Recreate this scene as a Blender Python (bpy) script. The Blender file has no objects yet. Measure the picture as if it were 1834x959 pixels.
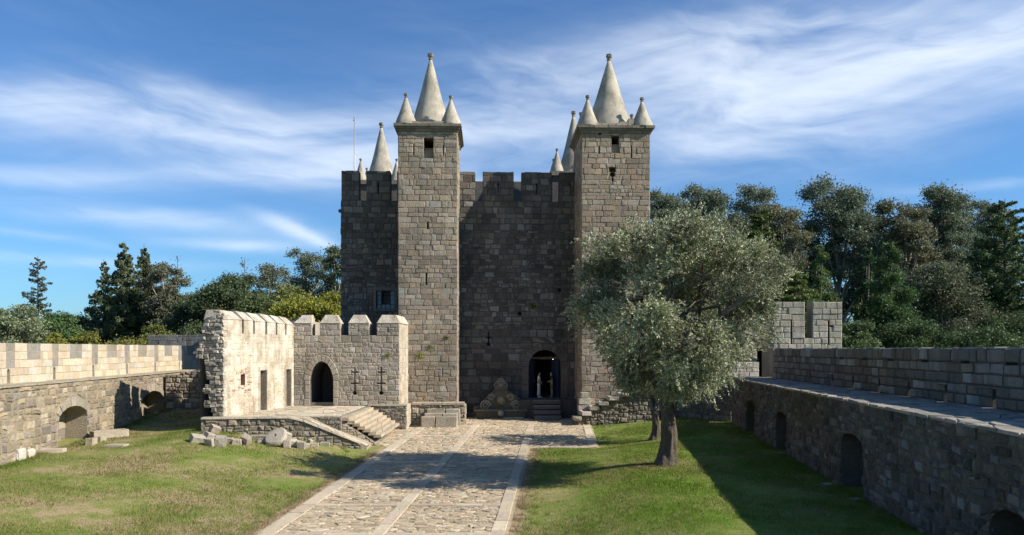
import bpy, bmesh, math, random
import numpy as np
from mathutils import Vector, Matrix, noise as mnoise

R = math.radians
random.seed(7)
rng = random.Random(11)
nrg = np.random.default_rng(5)
S = bpy.context.scene
COL = S.collection

# ------------------------------------------------------------------ camera, sky, sun, exposure
CAMZ, FPX, CX, HY = 5.66, 1340.0, 917.0, 626.0
SUN_AZ, SUN_EL = 14.0, 35.0
cam = bpy.data.cameras.new("camera")
cam.sensor_width = 36.0
cam.lens = FPX / 1834.0 * 36.0
cam.shift_y = (HY - 479.5) / 1834.0
cam.clip_end = 5000.0
cam.clip_start = 0.1
camo = bpy.data.objects.new("camera", cam)
camo.location = (0, 0, CAMZ)
camo.rotation_euler = (R(90), 0, 0)
COL.objects.link(camo)
S.camera = camo

W = bpy.data.worlds.new("World")
S.world = W
W.use_nodes = True


def nn(nt, t, **kw):
    n = nt.nodes.new(t)
    for k, v in kw.items():
        if k.startswith("i_"):
            n.inputs[k[2:].replace("_", " ")].default_value = v
        elif k.startswith("x"):
            n.inputs[int(k[1:])].default_value = v
        else:
            setattr(n, k, v)
    return n


def mth(nt, op, a, b=None, c=None, clamp=False):
    n = nt.nodes.new("ShaderNodeMath")
    n.operation = op
    n.use_clamp = clamp
    for i, q in enumerate((a, b, c)):
        if q is None:
            continue
        if isinstance(q, (int, float)):
            n.inputs[i].default_value = q
        else:
            nt.links.new(q, n.inputs[i])
    return n.outputs[0]


def mixc(nt, f, a, b, mode="MIX"):
    n = nt.nodes.new("ShaderNodeMix")
    n.data_type = "RGBA"
    n.blend_type = mode
    n.clamp_factor = True
    for q, k in ((f, 0), (a, 6), (b, 7)):
        if isinstance(q, (int, float)):
            n.inputs[k].default_value = q
        elif isinstance(q, tuple):
            n.inputs[k].default_value = (*q, 1) if len(q) == 3 else q
        else:
            nt.links.new(q, n.inputs[k])
    return n.outputs[2]


def build_world():
    nt = W.node_tree
    nt.nodes.clear()
    out = nn(nt, "ShaderNodeOutputWorld")
    bg = nn(nt, "ShaderNodeBackground")
    bg.inputs[1].default_value = 0.082
    sky = nn(nt, "ShaderNodeTexSky")
    sky.sky_type = "NISHITA"
    sky.sun_disc = False
    sky.sun_elevation = R(SUN_EL)
    sky.sun_rotation = R(90 + SUN_AZ)
    sky.altitude = 150
    sky.air_density = 1.0
    sky.dust_density = 0.7
    sky.ozone_density = 3.0
    tc = nn(nt, "ShaderNodeTexCoord")
    sep = nn(nt, "ShaderNodeSeparateXYZ")
    nt.links.new(tc.outputs["Generated"], sep.inputs[0])
    x, y, z = sep.outputs
    az = mth(nt, "ARCTAN2", x, y)
    el = mth(nt, "ARCSINE", z)
    # wispy cirrus: streaks stretched along the horizon, warped by a slow noise
    wc = nn(nt, "ShaderNodeCombineXYZ")
    nt.links.new(mth(nt, "MULTIPLY", az, 2.2), wc.inputs[0])
    nt.links.new(mth(nt, "MULTIPLY", el, 5.0), wc.inputs[1])
    wn = nn(nt, "ShaderNodeTexNoise", i_Scale=1.6, i_Detail=3.0)
    nt.links.new(wc.outputs[0], wn.inputs["Vector"])
    warp = mth(nt, "SUBTRACT", wn.outputs[0], 0.5)
    # gentle sag of the streaks like the photographed bands
    sc = nn(nt, "ShaderNodeCombineXYZ")
    nt.links.new(mth(nt, "ADD", mth(nt, "MULTIPLY", az, 3.4), mth(nt, "MULTIPLY", warp, 1.6)), sc.inputs[0])
    nt.links.new(mth(nt, "ADD", mth(nt, "MULTIPLY", el, 17.0), mth(nt, "MULTIPLY", warp, 1.8)), sc.inputs[1])
    n1 = nn(nt, "ShaderNodeTexNoise", i_Scale=1.0, i_Detail=8.0, i_Roughness=0.58, i_Distortion=0.25)
    nt.links.new(sc.outputs[0], n1.inputs["Vector"])
    sc2 = nn(nt, "ShaderNodeCombineXYZ")
    nt.links.new(mth(nt, "ADD", mth(nt, "MULTIPLY", az, 9.0), mth(nt, "MULTIPLY", warp, 5.0)), sc2.inputs[0])
    nt.links.new(mth(nt, "ADD", mth(nt, "MULTIPLY", el, 46.0), mth(nt, "MULTIPLY", az, 9.0)), sc2.inputs[1])
    n2 = nn(nt, "ShaderNodeTexNoise", i_Scale=1.0, i_Detail=4.0, i_Roughness=0.5, i_Distortion=0.2)
    nt.links.new(sc2.outputs[0], n2.inputs["Vector"])

    def band(px, py, sx, sy, amp, slope=0.0):
        a0 = math.atan((px - CX) / FPX)
        e0 = math.atan((HY - py) / math.hypot(FPX, px - CX))
        da = mth(nt, "SUBTRACT", az, a0)
        de = mth(nt, "SUBTRACT", mth(nt, "SUBTRACT", el, e0), mth(nt, "MULTIPLY", da, slope))
        de = mth(nt, "ADD", de, mth(nt, "MULTIPLY", warp, 0.05))
        q = mth(nt, "ADD", mth(nt, "POWER", mth(nt, "DIVIDE", da, sx / FPX), 2.0),
                mth(nt, "POWER", mth(nt, "DIVIDE", de, sy / FPX), 2.0))
        return mth(nt, "MULTIPLY", mth(nt, "EXPONENT", mth(nt, "MULTIPLY", q, -1.0)), amp)

    tot = None
    for b in [(470, 250, 270, 52, 0.75, -0.03), (560, 325, 260, 26, 0.34, 0.05), (1400, 190, 460, 95, 0.66, 0.09),
              (1250, 70, 420, 50, 0.4, 0.1), (270, 395, 260, 20, 0.4, -0.04), (60, 190, 130, 42, 0.42, 0.05),
              (860, 205, 160, 60, 0.45, 0.12), (70, 310, 160, 18, 0.34, 0.0), (420, 440, 120, 9, 0.5, 0.0),
              (555, 430, 80, 12, 0.45, -0.35), (1790, 320, 120, 10, 0.35, 0.0), (190, 470, 170, 10, 0.3, 0.03), (60, 420, 120, 9, 0.3, -0.1), (330, 160, 150, 22, 0.28, -0.1), (1650, 90, 300, 60, 0.42, 0.0)]:
        t = band(*b)
        tot = t if tot is None else mth(nt, "ADD", tot, t)
    tot = mth(nt, "ADD", tot, 0.14)
    det = mth(nt, "ADD", mth(nt, "MULTIPLY", n1.outputs[0], 0.86), mth(nt, "MULTIPLY", n2.outputs[0], 0.22))
    d = mth(nt, "MULTIPLY", tot, mth(nt, "MULTIPLY", mth(nt, "SUBTRACT", det, 0.16), 2.2, clamp=False))
    mr = nn(nt, "ShaderNodeMapRange", interpolation_type="SMOOTHSTEP")
    mr.inputs[1].default_value = 0.02
    mr.inputs[2].default_value = 1.05
    mr.inputs[3].default_value = 0.0
    mr.inputs[4].default_value = 0.74
    nt.links.new(d, mr.inputs[0])
    hz = nn(nt, "ShaderNodeMapRange", interpolation_type="SMOOTHSTEP")
    hz.inputs[1].default_value = 0.0
    hz.inputs[2].default_value = 0.06
    nt.links.new(el, hz.inputs[0])
    f = mth(nt, "MULTIPLY", mr.outputs[0], hz.outputs[0])
    tint = mixc(nt, 1.0, sky.outputs[0], (0.50, 0.84, 1.14), "MULTIPLY")
    c = mixc(nt, f, tint, (8.0, 8.7, 9.6))
    nt.links.new(c, bg.inputs[0])
    nt.links.new(bg.outputs[0], out.inputs[0])


build_world()

sun = bpy.data.lights.new("sun", "SUN")
sun.energy = 5.0
sun.angle = R(0.5)
sun.color = (1.0, 0.93, 0.82)
suno = bpy.data.objects.new("sun", sun)
sd = Vector((math.cos(R(SUN_AZ)) * math.cos(R(SUN_EL)), -math.sin(R(SUN_AZ)) * math.cos(R(SUN_EL)), math.sin(R(SUN_EL))))
suno.rotation_euler = sd.to_track_quat("Z", "Y").to_euler()
suno.location = (40, -10, 40)
COL.objects.link(suno)

S.view_settings.view_transform = "Standard"
S.view_settings.look = "None"
S.view_settings.gamma = 1.0
S.view_settings.exposure = 0.68
S.view_settings.use_curve_mapping = False


# ------------------------------------------------------------------ materials
def new_mat(name):
    m = bpy.data.materials.new(name)
    m.use_nodes = True
    nt = m.node_tree
    b = nt.nodes["Principled BSDF"]
    b.inputs["Specular IOR Level"].default_value = 0.25
    b.inputs["Roughness"].default_value = 0.9
    return m, nt, b


def stone_mat(name, grain=0.5, stain=0.5, lichen=0.25, stain_col=(0.05, 0.047, 0.043), lichen_col=(0.5, 0.48, 0.42), bump=0.5,
              stain_scale=0.55, warm=0.0, streak=0.0, moss=0.0):
    m, nt, b = new_mat(name)
    at = nn(nt, "ShaderNodeAttribute", attribute_name="col")
    ge = nn(nt, "ShaderNodeNewGeometry")
    P = ge.outputs["Position"]

    def noi(scale, det=5.0, rough=0.6, vec=P):
        n = nn(nt, "ShaderNodeTexNoise", i_Scale=scale, i_Detail=det, i_Roughness=rough)
        nt.links.new(vec, n.inputs["Vector"])
        return n.outputs[0]

    def rngmap(v, a, bb, c=0.0, d=1.0):
        q = nn(nt, "ShaderNodeMapRange")
        for i, k in enumerate((a, bb, c, d)):
            q.inputs[i + 1].default_value = k
        nt.links.new(v, q.inputs[0])
        return q.outputs[0]

    fine = noi(38.0, 4.0, 0.7)
    med = noi(6.5, 8.0, 0.74)
    big = noi(stain_scale, 7.0, 0.68)
    g = mth(nt, "MULTIPLY", rngmap(fine, 0.25, 0.75, 1 - grain * 0.55, 1 + grain * 0.45), rngmap(med, 0.25, 0.75, 1 - grain * 0.55, 1 + grain * 0.5))
    cg = nn(nt, "ShaderNodeVectorMath", operation="SCALE")
    nt.links.new(at.outputs["Color"], cg.inputs[0])
    nt.links.new(g, cg.inputs["Scale"])
    c = cg.outputs[0]
    spk = noi(13.0, 4.0, 0.75)
    c = mixc(nt, mth(nt, "MULTIPLY", rngmap(spk, 0.54, 0.68), grain * 0.85, clamp=True), c, mixc(nt, 1.0, c, (0.36, 0.34, 0.32), "MULTIPLY"))
    st = mth(nt, "MULTIPLY", rngmap(mth(nt, "ADD", mth(nt, "MULTIPLY", big, 0.7), mth(nt, "MULTIPLY", med, 0.35)), 0.47, 0.66), stain, clamp=True)
    c = mixc(nt, st, c, stain_col)
    if streak:
        mp = nn(nt, "ShaderNodeMapping")
        mp.inputs["Scale"].default_value = (3.0, 3.0, 0.25)
        nt.links.new(P, mp.inputs[0])
        sk = noi(1.0, 5.0, 0.6, mp.outputs[0])
        c = mixc(nt, mth(nt, "MULTIPLY", rngmap(sk, 0.5, 0.72), streak, clamp=True), c, stain_col)
    if lichen:
        vo = noi(9.0, 3.0, 0.8)
        c = mixc(nt, mth(nt, "MULTIPLY", rngmap(vo, 0.6, 0.68), lichen, clamp=True), c, lichen_col)
    if moss:
        vm = noi(1.3, 6.0, 0.7)
        c = mixc(nt, mth(nt, "MULTIPLY", rngmap(vm, 0.56, 0.7), moss, clamp=True), c, (0.12, 0.13, 0.04))
    nt.links.new(c, b.inputs["Base Color"])
    bp = nn(nt, "ShaderNodeBump", i_Strength=min(1.0, bump), i_Distance=0.055 * max(0.6, bump))
    crs = noi(14.0, 5.0, 0.7)
    nt.links.new(mth(nt, "ADD", mth(nt, "ADD", mth(nt, "MULTIPLY", fine, 0.35), med), crs), bp.inputs["Height"])
    nt.links.new(bp.outputs[0], b.inputs["Normal"])
    return m


M = {}
M["tower"] = stone_mat("tower_granite", 0.6, 0.6, 0.32, stain_col=(0.12, 0.105, 0.08), stain_scale=0.35, streak=0.5, moss=0.14, bump=0.9)
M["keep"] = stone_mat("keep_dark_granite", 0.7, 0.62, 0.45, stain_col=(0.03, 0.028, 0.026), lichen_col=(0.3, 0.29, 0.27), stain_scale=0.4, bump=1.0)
M["annex"] = stone_mat("annex_rubble", 0.55, 0.5, 0.3, stain_col=(0.12, 0.105, 0.085), lichen_col=(0.55, 0.5, 0.42), stain_scale=0.5, moss=0.1, bump=0.9)
M["lime"] = stone_mat("limewash", 0.55, 0.75, 0.35, stain_col=(0.24, 0.165, 0.095), lichen_col=(0.74, 0.69, 0.59), stain_scale=1.1, streak=0.7, bump=1.0)
M["cone"] = stone_mat("cone_plaster", 0.32, 0.8, 0.2, stain_col=(0.16, 0.14, 0.105), lichen_col=(0.52, 0.48, 0.4), stain_scale=0.8, streak=0.75, bump=0.5)
M["parapet"] = stone_mat("pale_ashlar", 0.6, 0.5, 0.3, stain_col=(0.33, 0.25, 0.16), stain_scale=0.8, streak=0.2, bump=0.45)
M["rubble"] = stone_mat("courtyard_rubble", 0.55, 0.45, 0.28, stain_col=(0.14, 0.115, 0.08), lichen_col=(0.5, 0.45, 0.36), stain_scale=0.7, moss=0.15, bump=0.9)
M["darkrubble"] = stone_mat("dark_rubble", 0.7, 0.5, 0.4, stain_col=(0.05, 0.046, 0.04), lichen_col=(0.36, 0.35, 0.32), stain_scale=0.6, streak=0.3, moss=0.15, bump=1.0)  # darker tones and stains than the courtyard rubble
M["rparapet"] = stone_mat("grey_ashlar", 0.5, 0.4, 0.3, stain_col=(0.08, 0.075, 0.065), lichen_col=(0.4, 0.39, 0.36), stain_scale=0.9, streak=0.5, bump=0.7)
M["paving"] = stone_mat("paving_granite", 0.45, 0.3, 0.2, stain_col=(0.2, 0.16, 0.11), lichen_col=(0.55, 0.5, 0.42), stain_scale=0.4, bump=0.7)
M["carved"] = stone_mat("carved_granite", 0.5, 0.5, 0.4, stain_col=(0.05, 0.045, 0.035), lichen_col=(0.45, 0.42, 0.36), stain_scale=2.2, moss=0.4, bump=0.8)
M["plain"] = stone_mat("plain_matter", 0.2, 0.0, 0.0, bump=0.15)
M["wood"] = stone_mat("weathered_wood", 0.45, 0.3, 0.0, stain_col=(0.04, 0.035, 0.03), stain_scale=3.0, bump=0.4)


def glass_mat():
    m, nt, b = new_mat("window_glass")
    b.inputs["Base Color"].default_value = (0.05, 0.11, 0.15, 1)
    b.inputs["Roughness"].default_value = 0.12
    b.inputs["Specular IOR Level"].default_value = 0.6
    return m


M["glass"] = glass_mat()


def metal_mat():
    m, nt, b = new_mat("pole_metal")
    b.inputs["Base Color"].default_value = (0.35, 0.35, 0.36, 1)
    b.inputs["Metallic"].default_value = 0.6
    b.inputs["Roughness"].default_value = 0.5
    return m


M["metal"] = metal_mat()


def lamp_mat():
    m, nt, b = new_mat("lit_bulb")
    b.inputs["Emission Color"].default_value = (1, 0.9, 0.75, 1)
    b.inputs["Emission Strength"].default_value = 6.0
    return m


M["bulb"] = lamp_mat()


def leaf_mat(name, trans=0.3, rough=0.55, spec=0.25, var=0.35):
    m, nt, b = new_mat(name)
    at = nn(nt, "ShaderNodeAttribute", attribute_name="col")
    ge = nn(nt, "ShaderNodeNewGeometry")
    n = nn(nt, "ShaderNodeTexNoise", i_Scale=0.9, i_Detail=3.0)
    nt.links.new(ge.outputs["Position"], n.inputs["Vector"])
    mr = nn(nt, "ShaderNodeMapRange")
    for i, k in enumerate((0.3, 0.7, 1 - var, 1 + var)):
        mr.inputs[i + 1].default_value = k
    nt.links.new(n.outputs[0], mr.inputs[0])
    sc = nn(nt, "ShaderNodeVectorMath", operation="SCALE")
    nt.links.new(at.outputs["Color"], sc.inputs[0])
    nt.links.new(mr.outputs[0], sc.inputs["Scale"])
    nt.links.new(sc.outputs[0], b.inputs["Base Color"])
    b.inputs["Roughness"].default_value = rough
    b.inputs["Specular IOR Level"].default_value = spec
    tr = nn(nt, "ShaderNodeBsdfTranslucent")
    nt.links.new(sc.outputs[0], tr.inputs[0])
    mx = nn(nt, "ShaderNodeMixShader")
    mx.inputs[0].default_value = trans
    nt.links.new(b.outputs[0], mx.inputs[1])
    nt.links.new(tr.outputs[0], mx.inputs[2])
    nt.links.new(mx.outputs[0], nt.nodes["Material Output"].inputs[0])
    return m


M["leaf"] = leaf_mat("tree_leaf")
M["olive"] = leaf_mat("olive_leaf", 0.12, 0.5, 0.35, 0.22)


def lawn_mat(name, blades):
    m, nt, b = new_mat(name)
    ge = nn(nt, "ShaderNodeNewGeometry")
    mp = nn(nt, "ShaderNodeMapping")
    mp.inputs["Scale"].default_value = (1, 1, 0)
    nt.links.new(ge.outputs["Position"], mp.inputs[0])

    def noi(scale, det=5.0, rough=0.6):
        n = nn(nt, "ShaderNodeTexNoise", i_Scale=scale, i_Detail=det, i_Roughness=rough)
        nt.links.new(mp.outputs[0], n.inputs["Vector"])
        return n.outputs[0]

    def ramp(v, a, bb):
        q = nn(nt, "ShaderNodeMapRange", interpolation_type="SMOOTHSTEP")
        q.inputs[1].default_value = a
        q.inputs[2].default_value = bb
        nt.links.new(v, q.inputs[0])
        return q.outputs[0]

    sep = nn(nt, "ShaderNodeSeparateXYZ")
    nt.links.new(ge.outputs["Position"], sep.inputs[0])
    # the left half of the courtyard is drier than the strip watered along the right wall
    dryside = ramp(sep.outputs[0], 7.0, -8.0)
    pat = mth(nt, "ADD", mth(nt, "MULTIPLY", noi(0.3, 5.0, 0.62), 0.62), mth(nt, "MULTIPLY", noi(1.9, 4.0, 0.7), 0.38))
    pat2 = mth(nt, "ADD", pat, mth(nt, "MULTIPLY", dryside, 0.088))
    green = mixc(nt, ramp(noi(2.6), 0.3, 0.7), (0.105, 0.19, 0.020), (0.175, 0.25, 0.038))
    dry = mixc(nt, ramp(noi(7.0), 0.3, 0.7), (0.235, 0.235, 0.075), (0.32, 0.29, 0.12))
    c = mixc(nt, ramp(pat2, 0.40, 0.66), green, dry)
    soil = mixc(nt, noi(14.0), (0.34, 0.255, 0.15), (0.46, 0.36, 0.22))
    if not blades:
        c = mixc(nt, ramp(pat2, 0.57, 0.69), c, soil)
    tt = mth(nt, "SUBTRACT", sep.outputs[0], mth(nt, "MULTIPLY", sep.outputs[1], 0.0642))
    wn_ = mth(nt, "MULTIPLY", mth(nt, "SUBTRACT", noi(2.2, 4.0, 0.7), 0.5), 1.1)
    e1 = ramp(mth(nt, "ADD", mth(nt, "ABSOLUTE", mth(nt, "SUBTRACT", tt, -8.45)), wn_), 0.55, 0.15)
    e2 = ramp(mth(nt, "ADD", mth(nt, "ABSOLUTE", mth(nt, "SUBTRACT", tt, -1.50)), wn_), 0.65, 0.15)
    c = mixc(nt, mth(nt, "MAXIMUM", e1, e2), c, soil)
    sp = mixc(nt, ramp(noi(28.0, 3.0, 0.7), 0.35, 0.7), (0.6, 0.6, 0.6), (1.25, 1.25, 1.25))
    c = mixc(nt, 1.0, c, sp, "MULTIPLY")
    nt.links.new(c, b.inputs["Base Color"])
    b.inputs["Specular IOR Level"].default_value = 0.1
    if blades:
        tr = nn(nt, "ShaderNodeBsdfTranslucent")
        nt.links.new(c, tr.inputs[0])
        mx = nn(nt, "ShaderNodeMixShader")
        mx.inputs[0].default_value = 0.4
        nt.links.new(b.outputs[0], mx.inputs[1])
        nt.links.new(tr.outputs[0], mx.inputs[2])
        nt.links.new(mx.outputs[0], nt.nodes["Material Output"].inputs[0])
    else:
        bp = nn(nt, "ShaderNodeBump", i_Strength=0.9, i_Distance=0.05)
        nt.links.new(noi(22.0, 5.0, 0.75), bp.inputs["Height"])
        nt.links.new(bp.outputs[0], b.inputs["Normal"])
    return m


M["lawn"] = lawn_mat("lawn_ground", False)
M["blades"] = lawn_mat("grass_blades", True)

# ------------------------------------------------------------------ scene graph helpers
WL = {}


def tag(o, label=None, cat=None, group=None, kind=None):
    if label:
        o["label"] = label
    if cat:
        o["category"] = cat
    if group:
        o["group"] = group
    if kind:
        o["kind"] = kind
    return o


def empty(name, loc, label=None, cat=None, group=None, kind=None):
    o = bpy.data.objects.new(name, None)
    o.location = loc
    o.empty_display_size = 0.3
    COL.objects.link(o)
    WL[o.name] = Vector(loc)
    return tag(o, label, cat, group, kind)


def link_mesh(name, V, F, C, mat, parent=None, smooth=False, origin=None):
    V = np.asarray(V, dtype=np.float64).reshape(-1, 3)
    if origin is None:
        lo, hi = V.min(0), V.max(0)
        origin = np.array([(lo[0] + hi[0]) / 2, (lo[1] + hi[1]) / 2, lo[2]])
    me = bpy.data.meshes.new(name)
    me.from_pydata((V - np.asarray(origin)).tolist(), [], F)
    if C is not None:
        a = me.color_attributes.new("col", "FLOAT_COLOR", "POINT")
        c4 = np.ones((len(V), 4), dtype=np.float32)
        c4[:, :3] = np.asarray(C, dtype=np.float32).reshape(-1, 3)
        a.data.foreach_set("color", c4.ravel())
    if smooth:
        me.polygons.foreach_set("use_smooth", [True] * len(me.polygons))
    me.materials.append(mat)
    o = bpy.data.objects.new(name, me)
    COL.objects.link(o)
    WL[o.name] = Vector(origin)
    if parent is not None:
        o.parent = parent
        o.location = Vector(origin) - WL[parent.name]
    else:
        o.location = origin
    return o


def quads_mesh(name, V, k, C, mat, parent=None, origin=(0, 0, 0), smooth=False):
    """big fast mesh: V (n*k,3) vertices, every k consecutive ones a face"""
    V = np.asarray(V, dtype=np.float32).reshape(-1, 3) - np.asarray(origin, dtype=np.float32)
    n = len(V) // k
    me = bpy.data.meshes.new(name)
    me.vertices.add(len(V))
    me.vertices.foreach_set("co", V.ravel())
    me.loops.add(n * k)
    me.loops.foreach_set("vertex_index", np.arange(n * k, dtype=np.int32))
    me.polygons.add(n)
    me.polygons.foreach_set("loop_start", np.arange(0, n * k, k, dtype=np.int32))
    if C is not None:
        a = me.color_attributes.new("col", "FLOAT_COLOR", "POINT")
        c4 = np.ones((len(V), 4), dtype=np.float32)
        c4[:, :3] = np.repeat(np.asarray(C, dtype=np.float32).reshape(-1, 3), k, axis=0)
        a.data.foreach_set("color", c4.ravel())
    me.update(calc_edges=True)
    me.materials.append(mat)
    o = bpy.data.objects.new(name, me)
    COL.objects.link(o)
    WL[o.name] = Vector(origin)
    if parent is not None:
        o.parent = parent
        o.location = Vector(origin) - WL[parent.name]
    else:
        o.location = origin
    return o


class MB:
    def __init__(s):
        s.v, s.f, s.c = [], [], []

    def add(s, vs, fs, col):
        k = len(s.v)
        s.v += [tuple(p) for p in vs]
        s.f += [tuple(i + k for i in f) for f in fs]
        s.c += [col] * len(vs)
        return s

    def hexa(s, p, col):
        return s.add(p, [(0, 3, 2, 1), (4, 5, 6, 7), (0, 1, 5, 4), (1, 2, 6, 5), (2, 3, 7, 6), (3, 0, 4, 7)], col)

    def box(s, x0, x1, y0, y1, z0, z1, col):
        return s.hexa([(x0, y0, z0), (x1, y0, z0), (x1, y1, z0), (x0, y1, z0), (x0, y0, z1), (x1, y0, z1), (x1, y1, z1), (x0, y1, z1)], col)

    def fbox(s, F, a0, a1, b0, b1, d0, d1, col):
        """box in a wall frame; d0 back, d1 front"""
        return s.hexa([F.p(a0, b0, d1), F.p(a1, b0, d1), F.p(a1, b0, d0), F.p(a0, b0, d0),
                       F.p(a0, b1, d1), F.p(a1, b1, d1), F.p(a1, b1, d0), F.p(a0, b1, d0)], col)

    def prism(s, F, poly, d0, d1, col):
        n = len(poly)
        vs = [F.p(a, b, d1) for a, b in poly] + [F.p(a, b, d0) for a, b in poly]
        fs = [tuple(range(n)), tuple(range(2 * n - 1, n - 1, -1))] + [(i, n + i, n + (i + 1) % n, (i + 1) % n) for i in range(n)]
        return s.add(vs, fs, col)

    def lathe(s, c, prof, col, seg=28, wob=0.0):
        """prof: list of (r, z)"""
        vs, fs = [], []
        for r, z in prof:
            for i in range(seg):
                t = 2 * math.pi * i / seg
                q = r * (1 + wob * mnoise.noise(Vector((math.cos(t) * 1.3 + c[0], math.sin(t) * 1.3, z * 0.7 + c[1]))))
                vs.append((c[0] + q * math.cos(t), c[1] + q * math.sin(t), c[2] + z))
        for j in range(len(prof) - 1):
            for i in range(seg):
                a, b = j * seg + i, j * seg + (i + 1) % seg
                fs.append((a, b, b + seg, a + seg))
        fs.append(tuple(range(seg - 1, -1, -1)))
        k = (len(prof) - 1) * seg
        fs.append(tuple(range(k, k + seg)))
        return s.add(vs, fs, col)

    def tube(s, pts, rad, col, n=6, twist=0.0):
        pts = [Vector(p) for p in pts]
        vs, fs = [], []
        for i, p in enumerate(pts):
            t = (pts[min(i + 1, len(pts) - 1)] - pts[max(i - 1, 0)]).normalized()
            u = t.cross(Vector((0.31, 0.87, 0.2)))
            if u.length < 1e-3:
                u = t.cross(Vector((1, 0, 0)))
            u.normalize()
            w = t.cross(u)
            for k in range(n):
                a = 2 * math.pi * k / n
                vs.append(p + (u * math.cos(a) + w * math.sin(a)) * rad[i])
        for i in range(len(pts) - 1):
            for k in range(n):
                a, b = i * n + k, i * n + (k + 1) % n
                fs.append((a, b, b + n, a + n))
        fs.append(tuple(range(n)))
        fs.append(tuple(range(len(vs) - n, len(vs))))
        return s.add(vs, fs, col)

    def obj(s, name, mat, parent=None, smooth=False, origin=None):
        return link_mesh(name, s.v, s.f, s.c, mat, parent, smooth, origin)


class Frame:
    """vertical wall plane: origin O, u along the wall to the viewer's right, n towards the viewer"""

    def __init__(s, O, u):
        s.O = Vector(O)
        s.u = Vector(u).normalized()
        s.n = s.u.cross(Vector((0, 0, 1)))

    def p(s, a, b, d=0.0):
        q = s.O + s.u * a + s.n * d
        return (q.x, q.y, q.z + b)

    def hit(s, px, py, d=0.0):
        r = Vector(((px - CX) / FPX, 1.0, (HY - py) / FPX))
        O = s.O + s.n * d
        c = Vector((0, 0, CAMZ))
        t = (O - c).dot(s.n) / r.dot(s.n)
        q = c + r * t
        return (q - O).dot(s.u), q.z - O.z

    def back(s, d):
        return Frame(s.O + s.n * d, s.u)


def at(px, py, Y):
    return Vector(((px - CX) / FPX * Y, Y, CAMZ - (py - HY) / FPX * Y))


def proj(p):
    return CX + p[0] / p[1] * FPX, HY - (p[2] - CAMZ) / p[1] * FPX


# -------- convex polygons
def area(p):
    return 0.5 * sum(p[i][0] * p[(i + 1) % len(p)][1] - p[(i + 1) % len(p)][0] * p[i][1] for i in range(len(p)))


def clip(p, a, b, c):
    """keep a*x+b*y<=c"""
    out = []
    n = len(p)
    for i in range(n):
        q, r = p[i], p[(i + 1) % n]
        dq, dr = a * q[0] + b * q[1] - c, a * r[0] + b * r[1] - c
        if dq <= 0:
            out.append(q)
        if (dq < 0 < dr) or (dr < 0 < dq):
            t = dq / (dq - dr)
            out.append((q[0] + (r[0] - q[0]) * t, q[1] + (r[1] - q[1]) * t))
    return out


def edges(hole):
    h = hole if area(hole) > 0 else hole[::-1]
    out = []
    for i in range(len(h)):
        (x0, y0), (x1, y1) = h[i], h[(i + 1) % len(h)]
        a, b = y1 - y0, -(x1 - x0)
        L = math.hypot(a, b)
        if L > 1e-9:
            out.append((a / L, b / L, (a * x0 + b * y0) / L))
    return out


def inside(poly, region, off=0.0):
    for a, b, c in edges(region):
        poly = clip(poly, a, b, c - off)
        if len(poly) < 3:
            return []
    return poly


def minus(polys, hole, mina=0.0, gap=0.0):
    E = edges(hole)
    xs, ys = [q[0] for q in hole], [q[1] for q in hole]
    bx = (min(xs) - gap, max(xs) + gap, min(ys) - gap, max(ys) + gap)
    out = []
    for p in polys:
        if max(q[0] for q in p) < bx[0] or min(q[0] for q in p) > bx[1] or max(q[1] for q in p) < bx[2] or min(q[1] for q in p) > bx[3]:
            out.append(p)
            continue
        rest = p
        for a, b, c in E:
            o = clip(rest, -a, -b, -(c + gap))
            if len(o) >= 3 and abs(area(o)) > mina:
                out.append(o)
            rest = clip(rest, a, b, c + gap)
            if len(rest) < 3:
                break
    return out


def rect(a0, a1, b0, b1):
    return [(a0, b0), (a1, b0), (a1, b1), (a0, b1)]


def disc(a, b, r, n=10):
    return [(a + r * math.cos(2 * math.pi * i / n), b + r * math.sin(2 * math.pi * i / n)) for i in range(n)]


def round_arch(a0, a1, b0, top, n=10, rise=None):
    """convex opening; rise: height of the arc (default half the width)"""
    w = (a1 - a0) / 2
    c = (a0 + a1) / 2
    rise = w if rise is None else rise
    pts = [(a0, b0), (a1, b0)]
    for i in range(n + 1):
        t = math.pi * i / n
        pts.append((c + w * math.cos(t), top - rise + rise * math.sin(t)))
    return pts


def pointed_arch(a0, a1, b0, spring, apex, n=6):
    c = (a0 + a1) / 2
    pts = [(a0, b0), (a1, b0)]
    for i in range(n + 1):
        t = i / n
        pts.append((a1 + (c - a1) * t ** 1.6, spring + (apex - spring) * math.sin(t * math.pi / 2) ** 1.0))
    for i in range(n - 1, -1, -1):
        t = i / n
        pts.append((a0 + (c - a0) * t ** 1.6, spring + (apex - spring) * math.sin(t * math.pi / 2) ** 1.0))
    # convex hull keeps it safe
    pts = sorted(set((round(x, 5), round(y, 5)) for x, y in pts))

    def half(ps):
        h = []
        for p in ps:
            while len(h) > 1 and (h[-1][0] - h[-2][0]) * (p[1] - h[-2][1]) - (h[-1][1] - h[-2][1]) * (p[0] - h[-2][0]) <= 1e-9:
                h.pop()
            h.append(p)
        return h
    lo, up = half(pts), half(pts[::-1])
    return lo[:-1] + up[:-1]


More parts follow.
